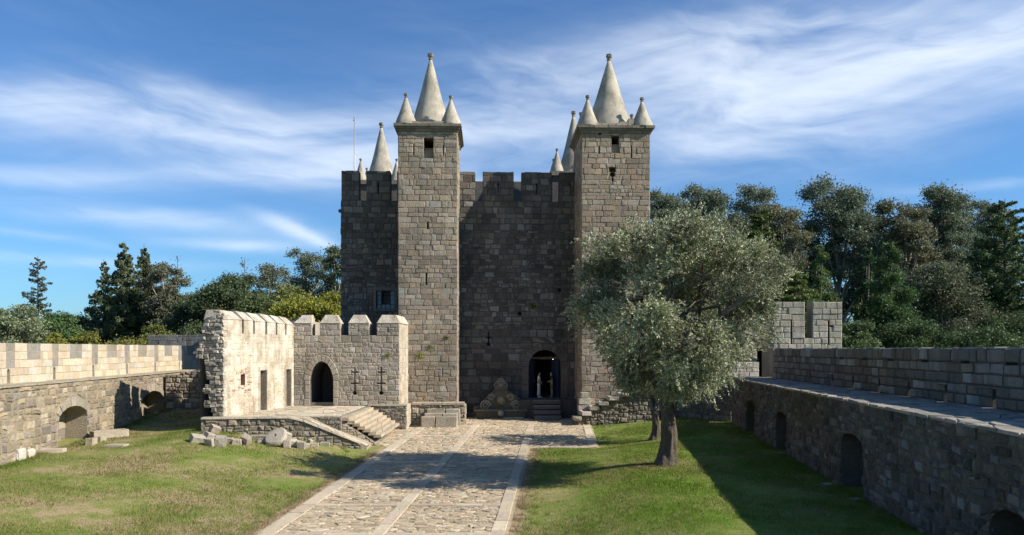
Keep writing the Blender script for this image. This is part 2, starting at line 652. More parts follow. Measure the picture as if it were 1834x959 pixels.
def coursed(a0, a1, b0, b1, h, w, gap=0.02, jit=0.012, hv=0.25, wv=0.45, g=rng):
    out = []
    b = b0
    while b < b1 - 0.02:
        hh = h * g.uniform(1 - hv, 1 + hv)
        if b + hh > b1 - h * 0.45:
            hh = b1 - b
        a = a0
        first = g.uniform(0.4, 1.0)
        while a < a1 - 0.02:
            ww = w * g.uniform(1 - wv, 1 + wv) * first
            first = 1.0
            if a + ww > a1 - w * 0.4:
                ww = a1 - a
            q = gap / 2
            j = lambda: g.uniform(-jit, jit)
            pl = [(a + q + j(), b + q + j()), (a + ww - q + j(), b + q + j()), (a + ww - q + j(), b + hh - q + j()), (a + q + j(), b + hh - q + j())]
            pl = [(min(max(x, a0), a1), min(max(y, b0), b1)) for x, y in pl]
            out.append(pl)
            a += ww
        b += hh
    return out


def rubble(a0, a1, b0, b1, h, w, gap=0.03, g=rng, jit=0.10):
    """random rubble roughly brought to wavering courses, with small fillers"""
    out = []
    ph = g.uniform(0, 50)
    ks, b = [b0], b0
    while b < b1 - 0.02:
        hh = h * g.uniform(0.65, 1.4)
        if b + hh > b1 - h * 0.4:
            hh = b1 - b
        b += hh
        ks.append(b)

    def bd(k, a):
        if k == 0 or k == len(ks) - 1:
            return ks[k]
        return ks[k] + h * (0.30 * mnoise.noise(Vector((a * 0.9 / max(.3, w * 2), ks[k] * 1.7 + ph, 0))) + 0.22 * mnoise.noise(Vector((a * 2.6, ks[k] * 3.1 + ph, 7))))
    for k in range(len(ks) - 1):
        a = a0 - g.uniform(0, w * .5)
        while a < a1 - 0.01:
            ww = w * g.choice((0.45, 0.7, 0.9, 1.0, 1.2, 1.5)) * g.uniform(.85, 1.15)
            e = a + ww
            jj = lambda m=1.0: g.uniform(-jit, jit) * h * m
            lean = jj(1.2)
            P = [(a + lean, bd(k, a)), (e + jj(1.2), bd(k, e)), (e + jj(1.2), bd(k + 1, e)), (a - lean, bd(k + 1, a))]
            cells = [P]
            r = g.random()
            if r < 0.22:
                t, t2 = g.uniform(.35, .65), g.uniform(.35, .65)
                L = (P[0][0] + (P[3][0] - P[0][0]) * t, P[0][1] + (P[3][1] - P[0][1]) * t)
                R_ = (P[1][0] + (P[2][0] - P[1][0]) * t2, P[1][1] + (P[2][1] - P[1][1]) * t2)
                cells = [[P[0], P[1], R_, L], [L, R_, P[2], P[3]]]
            for c in cells:
                cx, cy = sum(q[0] for q in c) / 4, sum(q[1] for q in c) / 4
                m = []
                for x, y in c:
                    L = math.hypot(x - cx, y - cy) + 1e-6
                    f = min(.4, gap * .75 / L)
                    m.append((x + (cx - x) * f, y + (cy - y) * f))
                m = inside(m, rect(a0, a1, b0, b1))
                if len(m) > 2 and abs(area(m)) > 0.004:
                    out.append(m)
            a = e
    return out


def voronoi(a0, a1, b0, b1, sx, sy, gap=0.025, jit=0.42, g=rng):
    nx, ny = max(1, round((a1 - a0) / sx)), max(1, round((b1 - b0) / sy))
    sx, sy = (a1 - a0) / nx, (b1 - b0) / ny
    pt = {}
    for i in range(-2, nx + 2):
        for j in range(-2, ny + 2):
            r = g.random()
            pt[i, j] = [(a0 + (i + 0.5 + (0.25 if j % 2 else -0.25) + g.uniform(-jit, jit)) * sx, b0 + (j + 0.5 + g.uniform(-jit, jit) * 0.85) * sy)
                        for _ in range(0 if r < 0.13 else 1 if r < 0.80 else 2)]
    asp = sx / sy
    out = []
    for i in range(-1, nx + 1):
        for j in range(-1, ny + 1):
          for cx, cy in pt[i, j]:
            p = [(cx - 2 * sx, cy - 2 * sy), (cx + 2 * sx, cy - 2 * sy), (cx + 2 * sx, cy + 2 * sy), (cx - 2 * sx, cy + 2 * sy)]
            for di in (-2, -1, 0, 1, 2):
                for dj in (-2, -1, 0, 1, 2):
                    for ox, oy in pt.get((i + di, j + dj), ()):
                        if len(p) < 3 or (ox == cx and oy == cy):
                            continue
                        dx, dy = (ox - cx), (oy - cy) * asp * asp   # metric stretched to the cell shape
                        L = math.hypot(dx, dy)
                        c = dx * (ox + cx) / 2 + dy * (oy + cy) / 2
                        p = clip(p, dx / L, dy / L, c / L - gap / 2)
            if len(p) < 3:
                continue
            p = inside(p, rect(a0, a1, b0, b1))
            if len(p) >= 3 and area(p) > 0.004:
                out.append(p)
    return out


def jc(base, v=0.12, hue=0.05, g=rng):
    k = 1 + g.uniform(-v, v)
    return (base[0] * k * (1 + g.uniform(-hue, hue)), base[1] * k, base[2] * k * (1 + g.uniform(-hue, hue)))


def pick(cols, v=0.12, hue=0.05, g=rng):
    return jc(g.choice(cols), v, hue, g)


class Stones:
    """collects facing stones, then emits the ones that show largest as objects, the rest joined"""

    def __init__(s):
        s.L = []

    def face(s, F, polys, cols, proud=0.03, pv=0.015, bev=0.02, back=-0.05, v=0.13, tiltv=0.008, colfn=None, rough=0.0):
        for p in polys:
            if len(p) < 3 or abs(area(p)) < 0.0008:
                continue
            if area(p) < 0:
                p = p[::-1]
            q = [p[0]]
            for r in p[1:]:
                if math.hypot(r[0] - q[-1][0], r[1] - q[-1][1]) > 0.012:
                    q.append(r)
            if len(q) > 3 and math.hypot(q[0][0] - q[-1][0], q[0][1] - q[-1][1]) < 0.012:
                q.pop()
            p = q
            n = len(p)
            if n < 3:
                continue
            ca, cb = sum(x for x, _ in p) / n, sum(y for _, y in p) / n
            if rough:
                q = []
                for i in range(n):
                    x0, y0 = p[i]
                    x1, y1 = p[(i + 1) % n]
                    L = math.hypot(x1 - x0, y1 - y0)
                    q.append((x0 + (ca - x0) * rng.uniform(0, .10), y0 + (cb - y0) * rng.uniform(0, .10)))
                    if L > 0.14:
                        t = rng.uniform(.35, .65)
                        k = rng.uniform(0, .14) * rough
                        mx, my = x0 + (x1 - x0) * t, y0 + (y1 - y0) * t
                        q.append((mx + (ca - mx) * k, my + (cb - my) * k))
                p = q
                n = len(p)
            d = proud + rng.uniform(-pv, pv)
            bv = bev * rng.uniform(0.7, 1.4)
            ins = []
            for x, y in p:
                L = math.hypot(x - ca, y - cb) + 1e-6
                k = min(0.45, bv * 1.5 / L)
                ins.append((x + (ca - x) * k, y + (cb - y) * k))
            tx, ty = rng.uniform(-1, 1) * tiltv / 0.2, rng.uniform(-1, 1) * tiltv / 0.2
            vs = [F.p(x, y, back) for x, y in p] + [F.p(x, y, d - bv * 0.9) for x, y in p] + \
                 [F.p(x, y, d + max(-0.02, min(0.02, tx * (x - ca) + ty * (y - cb)))) for x, y in ins]
            fs = []
            for i in range(n):
                j = (i + 1) % n
                fs.append((i, j, n + j, n + i))
                fs.append((n + i, n + j, 2 * n + j, 2 * n + i))
            if rough:
                vs.append(F.p(ca + rng.uniform(-.12, .12) * (p[0][0] - ca), cb + rng.uniform(-.12, .12) * (p[0][1] - cb), d + rng.uniform(-.3, 1.0) * 0.018 * rough))
                fs += [(2 * n + i, 2 * n + (i + 1) % n, 3 * n) for i in range(n)]
            else:
                fs.append(tuple(range(2 * n, 3 * n)))
            s.add(vs, fs, colfn(ca, cb) if colfn else pick(cols, v), abs(area(p)), F.p(ca, cb, d), F.n)

    def add(s, vs, fs, col, ar, c, n):
        s.L.append((vs, fs, col, ar, c, n))

    def emit(s, parent, mat, name="stone", rest="small_stones", limit=300, minpx=9.0):
        sc = []
        for i, (vs, fs, col, ar, c, n) in enumerate(s.L):
            px, py = proj(c)
            vd = (Vector((0, 0, CAMZ)) - Vector(c))
            D = vd.length
            k = math.sqrt(max(0.0, ar * vd.normalized().dot(n))) * FPX / D
            if -15 < px < 1850 and -15 < py < 975 and c[1] > 1:
                sc.append((k, i))
        sc.sort(reverse=True)
        top = set(i for k, i in sc[:limit] if k >= minpx)
        mb = MB()
        for i, (vs, fs, col, ar, c, n) in enumerate(s.L):
            if i in top:
                link_mesh(name, vs, fs, [col] * len(vs), mat, parent)
            else:
                mb.add(vs, fs, col)
        if mb.v:
            o = mb.obj(rest, mat, parent)
            o["kind"] = "stuff"


def core(mb, F, polys, col, d=0.0):
    for p in polys:
        if len(p) >= 3 and abs(area(p)) > 1e-5:
            mb.add([F.p(a, b, d) for a, b in p], [tuple(range(len(p)))], col)


def tunnel(mb, F, hole, depth, col, d=0.0, cap=True):
    n = len(hole)
    vs = [F.p(a, b, d) for a, b in hole] + [F.p(a, b, d - depth) for a, b in hole]
    fs = [(i, (i + 1) % n, n + (i + 1) % n, n + i) for i in range(n)]
    if cap:
        fs.append(tuple(range(n, 2 * n)))
    mb.add(vs, fs, col)


def sstep(t):
    t = min(1.0, max(0.0, t))
    return t * t * (3 - 2 * t)


# ------------------------------------------------------------------ the ground
def pathx(x0, Y):
    return x0 + 0.0642 * (Y - 21.07)


PL, PC, PR, PFR = -7.0, -3.72, -0.39, 2.96


def gz(x, y):
    z = 0.0231 * min(max(y, 4.0), 53.0)
    z += 0.82 * sstep((-(x - pathx(PL, min(y, 36.0))) - 0.6) / 8.8)
    z += max(0.3, 0.86 - 0.0105 * y) * sstep((x - pathx(PR + 1.0 if y < 34 else PR + 1.0 + (PFR - PR - 0.8) * sstep((y - 34) / 2.5), y)) / 5.0)
    z += 0.30 * sstep((y - 26.5) / 7.5) * (1 - sstep((y - 37) / 3)) * sstep((-x - 6.9) / 2.6) * (1 - sstep((-x - 13.5) / 4))
    if -9 > x > -21 and 33 < y < 52:
        z += 0.25 * sstep((y - 36) / 8) * sstep((-x - 13.5) / 3)
    return z


def gnd(px, py):
    Y = 30.0
    for _ in range(30):
        x = (px - CX) / FPX * Y
        z = gz(x, Y)
        Y = 0.5 * Y + 0.5 * (CAMZ - z) * FPX / (py - HY)
    return Vector(((px - CX) / FPX * Y, Y, gz((px - CX) / FPX * Y, Y)))


def build_ground():
    xs = [-1500, -700, -300, -150, -90, -60, -45, -34, -28] + list(np.arange(-24, 20.01, 0.5)) + [24, 30, 40, 60, 90, 150, 300, 700, 1500]
    ys = [-300, -120, -50, -20, -5, 4] + list(np.arange(8, 56.01, 0.5)) + [62, 70, 85, 110, 150, 220, 350, 700, 1500, 2500]
    nx, ny = len(xs), len(ys)
    V, Fc = [], []
    for y in ys:
        for x in xs:
            z = gz(x, y)
            if -22 < x < 17 and 8 < y < 50:
                off = min(1.0, max(0.0, max(pathx(PL, y) - x - 0.3, x - pathx(PFR if y > 36.6 else PR, y) - 0.5)))
                z += 0.07 * off * (mnoise.noise(Vector((x * 0.45, y * 0.45, 0))) + 0.4 * mnoise.noise(Vector((x * 1.7, y * 1.7, 3))))
            V.append((x, y, z - 0.004))
    for j in range(ny - 1):
        for i in range(nx - 1):
            a = j * nx + i
            Fc.append((a, a + 1, a + nx + 1, a + nx))
    o = link_mesh("ground", V, Fc, None, M["lawn"], None, True, (0, 0, 0))
    tag(o, "dry green lawn and earth of the castle courtyard", None, None, "structure")


build_ground()


def path_z(y):
    return 0.0231 * min(max(y, 4.0), 53.0)


def build_path():
    root = empty("path", (-2, 34, path_z(34)), "stone paved path of crazy paving leading up to the keep", None, None, "structure")
    bed = MB()
    col = (0.43, 0.345, 0.235)

    def strip(xa, xb, ya, yb, z):
        bed.add([(xa(ya), ya, path_z(ya) + z), (xb(ya), ya, path_z(ya) + z), (xb(yb), yb, path_z(yb) + z), (xa(yb), yb, path_z(yb) + z)], [(0, 1, 2, 3)], col)
    L = lambda x0: (lambda y: pathx(x0, y))
    strip(L(PL - 0.15), L(PR + 0.3), 15.0, 36.5, 0.012)
    strip(lambda y: min(pathx(PL - 0.1, y), -6.9 + 0.0 * y) if y > 37 else pathx(PL - 0.1, y), L(PFR + 0.3), 36.5, 38.0, 0.012)
    strip(lambda y: -7.0, L(PFR + 0.3), 38.0, 49.6, 0.012)
    bed.obj("mortar_bed", M["paving"], root)

    class PF:
        """paving frame: a = offset across the path, b = Y"""
        n = Vector((0, 0, 1))

        @staticmethod
        def p(a, b, d=0.0):
            return (pathx(a, b), b, path_z(b) + 0.02 + d)
    st = Stones()
    cols = [(0.44, 0.355, 0.24), (0.47, 0.385, 0.265), (0.39, 0.31, 0.21), (0.44, 0.35, 0.235), (0.49, 0.41, 0.295), (0.36, 0.29, 0.20), (0.44, 0.335, 0.22)]
    cross = [20.8, 24.35, 28.4, 32.4, 36.5, 40.5, 44.6]
    sw = 0.38
    lanes = [(PL + sw, PC - sw / 2), (PC + sw / 2, PR - sw / 2), (PR + sw / 2, PFR - sw / 2)]
    ends = [15.0] + cross + [49.4]
    for li, (a, b) in enumerate(lanes):
        for k in range(len(ends) - 1):
            y0, y1 = ends[k] + 0.16, ends[k + 1] - 0.16
            if li == 2 and y1 < 36.7:
                continue
            near = y1 < 29
            st.face(PF, voronoi(a, b, y0, y1, 0.38, 0.19 if near else 0.25, gap=0.022, jit=0.48), cols, proud=0.014, pv=0.016, bev=0.02, back=-0.03, v=0.18, tiltv=0.012, rough=0.9)
    # widened apron by the terrace steps
    for y0, y1 in ((37.2, 40.3), (40.6, 44.4), (44.7, 47.6)):
        st.face(PF, voronoi(-7.95 if y0 < 40 else -8.2, PL - 0.02, y0, y1, 0.5, 0.4, gap=0.035), cols, proud=0.02, pv=0.012, back=-0.03)
    st.emit(root, M["paving"], "paving_stone", "far_paving_stones", 300, 7.0)
    slab = [(0.51, 0.425, 0.31), (0.54, 0.455, 0.335), (0.47, 0.39, 0.285)]
    # the dressed slab strips: one slab after another
    for x0, ya, yb, w in ((PL + sw / 2, 15, 47.5, sw + 0.06), (PC, 15, 46.2, sw), (PR, 15, 46.2, sw), (PFR, 36.6, 48.5, sw + 0.05)):
        y = ya
        while y < yb - 0.2:
            L_ = rng.uniform(0.9, 1.9)
            y2 = min(yb, y + L_)
            s1 = Stones()
            s1.face(PF, [rect(x0 - w / 2 + rng.uniform(-.015, .015), x0 + w / 2 + rng.uniform(-.015, .015), y + 0.012, y2 - 0.012)], slab, proud=0.034, pv=0.006, bev=0.012, back=-0.03, tiltv=0.003)
            s1.emit(root, M["paving"], "slab", "slab_rest", 1, 0.0)
            y = y2
    for y in cross:
        for li, (a, b) in enumerate(lanes):
            if li == 2 and y < 36:
                continue
            x = a + 0.01
            while x < b - 0.1:
                x2 = min(b, x + rng.uniform(0.8, 1.7))
                if b - x2 < 0.4:
                    x2 = b
                s1 = Stones()
                s1.face(PF, [rect(x + 0.01, x2 - 0.01, y - 0.14, y + 0.14)], slab, proud=0.03, pv=0.006, bev=0.012, back=-0.03, tiltv=0.003)
                s1.emit(root, M["paving"], "slab", "slab_rest", 1, 0.0)
                x = x2


build_path()

# ------------------------------------------------------------------ the keep
TH = R(1.84)
KU = Vector((math.cos(TH), math.sin(TH), 0))
KN = Vector((-math.sin(TH), math.cos(TH), 0))     # into the depth
KO = Vector((-1.5, 50.0, 0.0))
KF = Frame(KO, KU)                                # keep front wall plane
KT = KF.back(3.6)                                 # plane of the tower fronts
TOWC = [(0.34, 0.275, 0.205), (0.39, 0.325, 0.245), (0.30, 0.24, 0.175), (0.35, 0.30, 0.235), (0.27, 0.225, 0.175), (0.37, 0.29, 0.205), (0.41, 0.36, 0.29)]
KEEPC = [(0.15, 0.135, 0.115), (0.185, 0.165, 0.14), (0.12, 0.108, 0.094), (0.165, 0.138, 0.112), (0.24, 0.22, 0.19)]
CONEC = (0.44, 0.395, 0.315)


def spire(parent, cx, cy, z, r, h, name="spire", finial=True):
    prof = [(r * 1.0, 0.0), (r * 0.985, 0.06)]
    for i in range(1, 12):
        t = i / 11
        prof.append((r * (1 - t) * (1 + 0.02 * math.sin(t * 9)) + 0.085 * min(1, r) * t + 0.0, 0.06 + (h - 0.06) * t))
    o = MB().lathe((cx, cy, z), prof, CONEC, 36, 0.03).obj(name, M["cone"], parent, True)
    k = max(0.55, min(1.0, r / 1.1))
    fp = [(0.09, 0), (0.15, 0.02), (0.15, 0.07), (0.10, 0.09), (0.12, 0.14), (0.19, 0.22), (0.20, 0.30), (0.15, 0.36), (0.17, 0.40), (0.08, 0.46), (0.03, 0.48)]
    f = MB().lathe((cx, cy, z + h - 0.04), [(a * k, b * k) for a, b in fp], (0.30, 0.27, 0.22), 10, 0.25)
    for i in range(4):
        t = i * math.pi / 2 + 0.5
        x, y = cx + 0.17 * k * math.cos(t), cy + 0.17 * k * math.sin(t)
        f.box(x - 0.04 * k, x + 0.04 * k, y - 0.04 * k, y + 0.04 * k, z + h + 0.16 * k, z + h + 0.36 * k, (0.27, 0.24, 0.2))
    f.obj("finial", M["carved"], o)
    return o


def slit(a, b0, b1, w=0.09):
    return rect(a - w / 2, a + w / 2, b0, b1)


def tower(root, pxl, pxr, holes_fn, label, seed_cols, broken=False):
    a0, _ = KT.hit(pxl, 400)
    a1, _ = KT.hit(pxr, 400)
    F = Frame(KT.p(a0, 0, 0), KU)
    w = a1 - a0
    zt = 19.12
    dep = 4.2
    g0 = 1.0
    tw = empty("tower", F.p(w / 2, g0, -dep / 2))
    tw.parent = root
    tw.location = Vector(F.p(w / 2, g0, -dep / 2)) - WL[root.name]
    tw["label"] = label
    holes = holes_fn(F)
    mort = (0.30, 0.25, 0.19)
    mb = MB()
    FR = Frame(F.p(w, 0, 0), KN)      # right side, seen from the right
    FL = Frame(F.p(0, 0, -dep), -KN)
    FB = Frame(F.p(w, 0, -dep), -KU)
    polys = [rect(0, w, g0, zt)]
    for h, dpt in holes:
        polys = minus(polys, h)
    core(mb, F, polys, mort)
    for h, dpt in holes:
        tunnel(mb, F, h, dpt, mort)
    for G, L in ((FR, dep), (FL, dep), (FB, w)):
        core(mb, G, [rect(0, L, g0, zt)], mort)
    mb.add([F.p(0, zt, 0), F.p(w, zt, 0), F.p(w, zt, -dep), F.p(0, zt, -dep)], [(0, 1, 2, 3)], mort)
    mb.obj("wall_core", M["tower"], tw)
    st = Stones()
    # squared courses above, rougher work near the foot
    up = coursed(-0.02, w + 0.02, 4.6, zt, 0.32, 0.52, gap=0.014, jit=0.02, hv=0.34, wv=0.65)
    lo = rubble(-0.02, w + 0.02, g0, 4.6, 0.33, 0.52, gap=0.03)
    allp = up + lo
    for h, dpt in holes:
        allp = minus(allp, h, 0.006, 0.005)
    st.face(F, allp, seed_cols, proud=0.022, pv=0.013, bev=0.014, v=0.19, rough=0.35)
    for G, L in ((FR, dep), (FL, dep)):
        st.face(G, coursed(-0.0, L, g0, zt, 0.37, 0.62), seed_cols, proud=0.03, pv=0.008, v=0.12)
    st.emit(tw, M["tower"], "stone", "small_stones", 150, 8.0)
    # corbelled cornice: three oversailing courses
    z = zt
    for k, (ov, h) in enumerate(((0.09, 0.16), (0.18, 0.13), (0.28, 0.16))):
        c = MB()
        a = -ov
        while a < w + ov - 0.05:
            b = min(w + ov, a + rng.uniform(0.7, 1.3))
            if broken and k == 2 and a > w - 1.0 and a < w - 0.3:
                a = b
                continue
            c.fbox(F, a + 0.006, b - 0.006, z, z + h, -0.9, ov + rng.uniform(-.03, .02), jc((0.21, 0.185, 0.145), 0.25))
            a = b
        c.fbox(F, -ov, 0.6, z, z + h, -dep - ov, -0.905, jc((0.21, 0.185, 0.145)))
        c.fbox(F, w - 0.6, w + ov, z, z + h, -dep - ov, -0.905, jc((0.21, 0.185, 0.145)))
        c.fbox(F, 0.605, w - 0.605, z, z + h, -dep - ov, -dep + 0.6, jc((0.21, 0.185, 0.145)))
        c.obj("cornice_course", M["tower"], tw)
        z += h
    MB().fbox(F, 0.0, w, zt + 0.02, z - 0.03, -dep + 0.0, -0.0, (0.3, 0.26, 0.2)).obj("roof_slab", M["tower"], tw)
    c = F.p(w / 2, z, -dep / 2)
    # low parapet stumps between the spires
    for i in range(6 if not broken else 4):
        a = 0.75 + (w - 1.5) * (i + 0.5) / 6
        MB().fbox(F, a - 0.2, a + 0.18, z, z + rng.uniform(0.12, 0.2), -0.28, 0.1, jc((0.45, 0.39, 0.3))).obj("parapet_stone", M["tower"], tw)
    if broken:
        for a, h, ww in ((w - 1.62, 0.3, 0.5), (w - 1.15, 0.5, 0.36), (w - 0.75, 0.2, 0.3), (w - 1.9, 0.2, 0.4)):
            MB().fbox(F, a - ww / 2, a + ww / 2, z, z + h, -0.45, -0.02, jc((0.33, 0.28, 0.22))).obj("parapet_stone", M["tower"], tw)
    return tw, F, w, z, dep


def keep():
    root = empty("castle_keep", (KO.x, KO.y + 6, 1.15), "grey granite castle keep with tall square towers topped by plastered cone spires", "castle")

    # ---- front towers
    def holes_l(F):
        H = []
        a, b1 = F.hit(759, 247); a2, b0 = F.hit(776, 284); _, bm = F.hit(765, 266)
        H.append((rect(a, a2, bm, b1), 2.2))
        H.append((rect(a, a2, b0, bm - 0.002), 0.16))
        for px, y0, y1, w in ((766, 398, 411, 0.11), (763.5, 489, 511, 0.11), (741, 258, 279, 0.06), (794, 260, 279, 0.06)):
            aa, t = F.hit(px, y0); _, bb = F.hit(px, y1)
            H.append((slit(aa, bb, t, w), 0.5))
        return H

    def holes_r(F):
        H = []
        a, b1 = F.hit(1095, 243); a2, b0 = F.hit(1109, 274); _, bm = F.hit(1100, 259)
        H.append((rect(a, a2, bm, b1), 2.2))
        H.append((rect(a, a2, b0, bm - 0.002), 0.14))
        for px, y0, y1, w in ((1073, 262, 276, 0.07), (1131, 261, 284, 0.07)):
            aa, t = F.hit(px, y0); _, bb = F.hit(px, y1)
            H.append((slit(aa, bb, t, w), 0.5))
        a, t = F.hit(1074, 233); _, b = F.hit(1074, 242)
        H.append((rect(a - 0.11, a + 0.11, b, t), 0.5))
        a, t = F.hit(1097, 300); _, m = F.hit(1097, 309); _, b = F.hit(1097, 326)
        H.append((rect(a - 0.22, a + 0.2, m, t), 0.6))
        H.append((disc(a, m - 0.14, 0.17), 0.6))
        H.append((slit(a, b, m - 0.32, 0.1), 0.5))
        return H
    for (pl, pr, hf, lab, br) in ((713.5, 818.5, holes_l, "square tower with a pair of narrow slits down its sunlit face", False),
                                  (1042, 1163.5, holes_r, "square tower with a keyhole loop below its window, half hidden by the olive tree", True)):
        tw, F, w, z, dep = tower(root, pl, pr, hf, lab, TOWC if not br else [(c[0] * 1.02, c[1] * 0.98, c[2] * 0.95) for c in TOWC], br)
        rs = 0.70 if not br else 0.72
        c = F.p(w / 2 + (0.02 if not br else -0.08), z, -dep / 2)
        spire(tw, c[0], c[1], z - 0.02, 1.32 if not br else 1.6, 4.85 if not br else 4.95)
        for i, a in enumerate((0.42, w - 0.4)):
            for d in (-0.42, -dep + 0.42):
                q = F.p(a, z, d)
                spire(tw, q[0], q[1], z - 0.02, rs, 1.72 + 0.1 * (i == 0))
    # ---- rear towers
    for px, Y, sd in ((683, 64.4, -1), (1027, 61.3, 1)):
        x = (px - CX) / FPX * Y
        F = Frame(Vector((x, Y, 0)) - KU * 1.9 - KN * 2.0, KU)
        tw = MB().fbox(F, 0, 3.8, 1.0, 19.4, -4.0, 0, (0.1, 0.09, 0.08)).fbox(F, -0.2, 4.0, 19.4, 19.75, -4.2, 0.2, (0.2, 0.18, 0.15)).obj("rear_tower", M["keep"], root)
        spire(tw, x, Y, 19.72, 1.3, 5.05)
        for a in (0.4, 3.4):
            for d in (-0.4, -3.6):
                q = F.p(a, 19.7, d)
                spire(tw, q[0], q[1], 19.7, 0.56, 1.75)

    # ---- front wall
    al, _ = KF.hit(611, 500)
    ar = KF.hit(1150, 500)[0]
    g0, zb, zt = 1.0, 15.55, 17.5
    holes = []
    # doorway
    d0, dt = KF.hit(947, 627); d1, db = KF.hit(1005, 714)
    door = round_arch(d0, d1, db, dt, 12)
    dr = (d1 - d0) / 2
    dc = (d0 + d1) / 2
    spz = dt - dr
    outer = round_arch(d0 - 0.46, d1 + 0.46, db, dt + 0.46, 12)
    win0, wt = KF.hit(674, 521); win1, wb = KF.hit(706, 553)
    winp = rect(win0, win1, wb, wt)
    c0, ct = KF.hit(875, 595); _, cb = KF.hit(875, 617)
    cross_ = [slit(c0, cb + 0.08, ct, 0.07), rect(c0 - 0.19, c0 - 0.036, ct - 0.42, ct - 0.34), rect(c0 + 0.036, c0 + 0.19, ct - 0.42, ct - 0.34), disc(c0, cb, 0.11, 8)]
    small = []
    for px, py, r in ((931, 562, 0.13), (955, 549, 0.2), (1002, 520, 0.12)):
        a, b = KF.hit(px, py)
        small.append(disc(a, b, r, 7))
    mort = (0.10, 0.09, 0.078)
    polys = [rect(al, ar, g0, zb)]
    for h in [door, winp] + cross_ + small:
        polys = minus(polys, h)
    mb = MB()
    core(mb, KF, polys, mort)
    tunnel(mb, KF, door, 1.1, mort, cap=False)
    tunnel(mb, KF, winp, 0.5, mort)
    for h in cross_ + small:
        tunnel(mb, KF, h, 0.5, mort)
    depth = 13.0
    FL = Frame(KF.p(al, 0, -depth), -KN)
    FR = Frame(KF.p(ar, 0, 0), KN)
    core(mb, FL, [rect(0, depth, g0, zb)], mort)
    core(mb, FR, [rect(0, depth, g0, zb)], mort)
    mb.add([KF.p(al, zb, 0), KF.p(ar, zb, 0), KF.p(ar, zb, -1.4), KF.p(al, zb, -1.4)], [(0, 1, 2, 3)], mort)
    mb.add([KF.p(al, 14.6, -1.4), KF.p(ar, 14.6, -1.4), KF.p(ar, 14.6, -depth), KF.p(al, 14.6, -depth)], [(0, 1, 2, 3)], mort)
    mb.fbox(KF, al, ar, 14.0, 14.6 + 0.95, -1.405, -1.395, mort)
    mb.obj("wall", M["keep"], root)
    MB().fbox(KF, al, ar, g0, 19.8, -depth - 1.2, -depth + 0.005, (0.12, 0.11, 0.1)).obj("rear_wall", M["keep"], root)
    # unlit hall behind the doorway
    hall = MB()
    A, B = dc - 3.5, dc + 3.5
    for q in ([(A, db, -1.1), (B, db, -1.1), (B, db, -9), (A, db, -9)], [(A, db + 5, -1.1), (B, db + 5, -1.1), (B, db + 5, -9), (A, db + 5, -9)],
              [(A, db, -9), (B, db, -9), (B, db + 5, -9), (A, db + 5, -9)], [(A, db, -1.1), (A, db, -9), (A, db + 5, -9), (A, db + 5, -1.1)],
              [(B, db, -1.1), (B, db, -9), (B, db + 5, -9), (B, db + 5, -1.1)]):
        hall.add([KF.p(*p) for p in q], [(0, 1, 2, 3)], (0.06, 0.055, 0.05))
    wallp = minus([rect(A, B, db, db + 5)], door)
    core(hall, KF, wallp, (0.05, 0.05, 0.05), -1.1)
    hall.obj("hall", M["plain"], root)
    st = Stones()
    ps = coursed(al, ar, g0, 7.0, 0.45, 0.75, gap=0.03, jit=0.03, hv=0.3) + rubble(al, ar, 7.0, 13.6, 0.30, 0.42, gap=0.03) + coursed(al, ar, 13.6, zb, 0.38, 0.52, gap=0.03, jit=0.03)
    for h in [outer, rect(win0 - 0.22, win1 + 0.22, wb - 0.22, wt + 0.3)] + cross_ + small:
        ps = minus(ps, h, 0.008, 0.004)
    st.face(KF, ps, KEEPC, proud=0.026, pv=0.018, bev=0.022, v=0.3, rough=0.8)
    st.face(FL, coursed(0, depth, g0, zb, 0.45, 0.7, gap=0.03, jit=0.03), KEEPC, v=0.2)
    st.emit(root, M["keep"], "stone", "wall_facing", 0)
    # voussoirs and jamb stones of the doorway
    nV = 13
    for i in range(nV):
        t0, t1 = math.pi * i / nV + 0.008, math.pi * (i + 1) / nV - 0.008
        r1 = dr + 0.45
        p = [(dc + dr * math.cos(t0), spz + dr * math.sin(t0)), (dc + r1 * math.cos(t0), spz + r1 * math.sin(t0)),
             (dc + r1 * math.cos(t1), spz + r1 * math.sin(t1)), (dc + dr * math.cos(t1), spz + dr * math.sin(t1))]
        s1 = Stones()
        s1.face(KF, [p], [(0.17, 0.145, 0.12)], proud=0.05, pv=0.008, bev=0.018)
        s1.emit(root, M["keep"], "voussoir", "x", 1, 0)
    for sgn, e in ((-1, d0), (1, d1)):
        b = db
        while b < spz - 0.05:
            b2 = min(spz, b + rng.uniform(0.38, 0.55))
            if spz - b2 < 0.25:
                b2 = spz
            p = rect(e - 0.45, e, b + .012, b2 - .012) if sgn < 0 else rect(e, e + 0.45, b + .012, b2 - .012)
            s1 = Stones()
            s1.face(KF, [p], [(0.17, 0.145, 0.12)], proud=0.045, pv=0.008, bev=0.018)
            s1.emit(root, M["keep"], "jamb_stone", "x", 1, 0)
            b = b2
    # inner lintel and the two open door leaves
    MB().fbox(KF, d0 + 0.02, d1 - 0.02, db + 2.62, db + 2.78, -1.05, -0.8, (0.16, 0.14, 0.11)).obj("lintel", M["wood"], root)
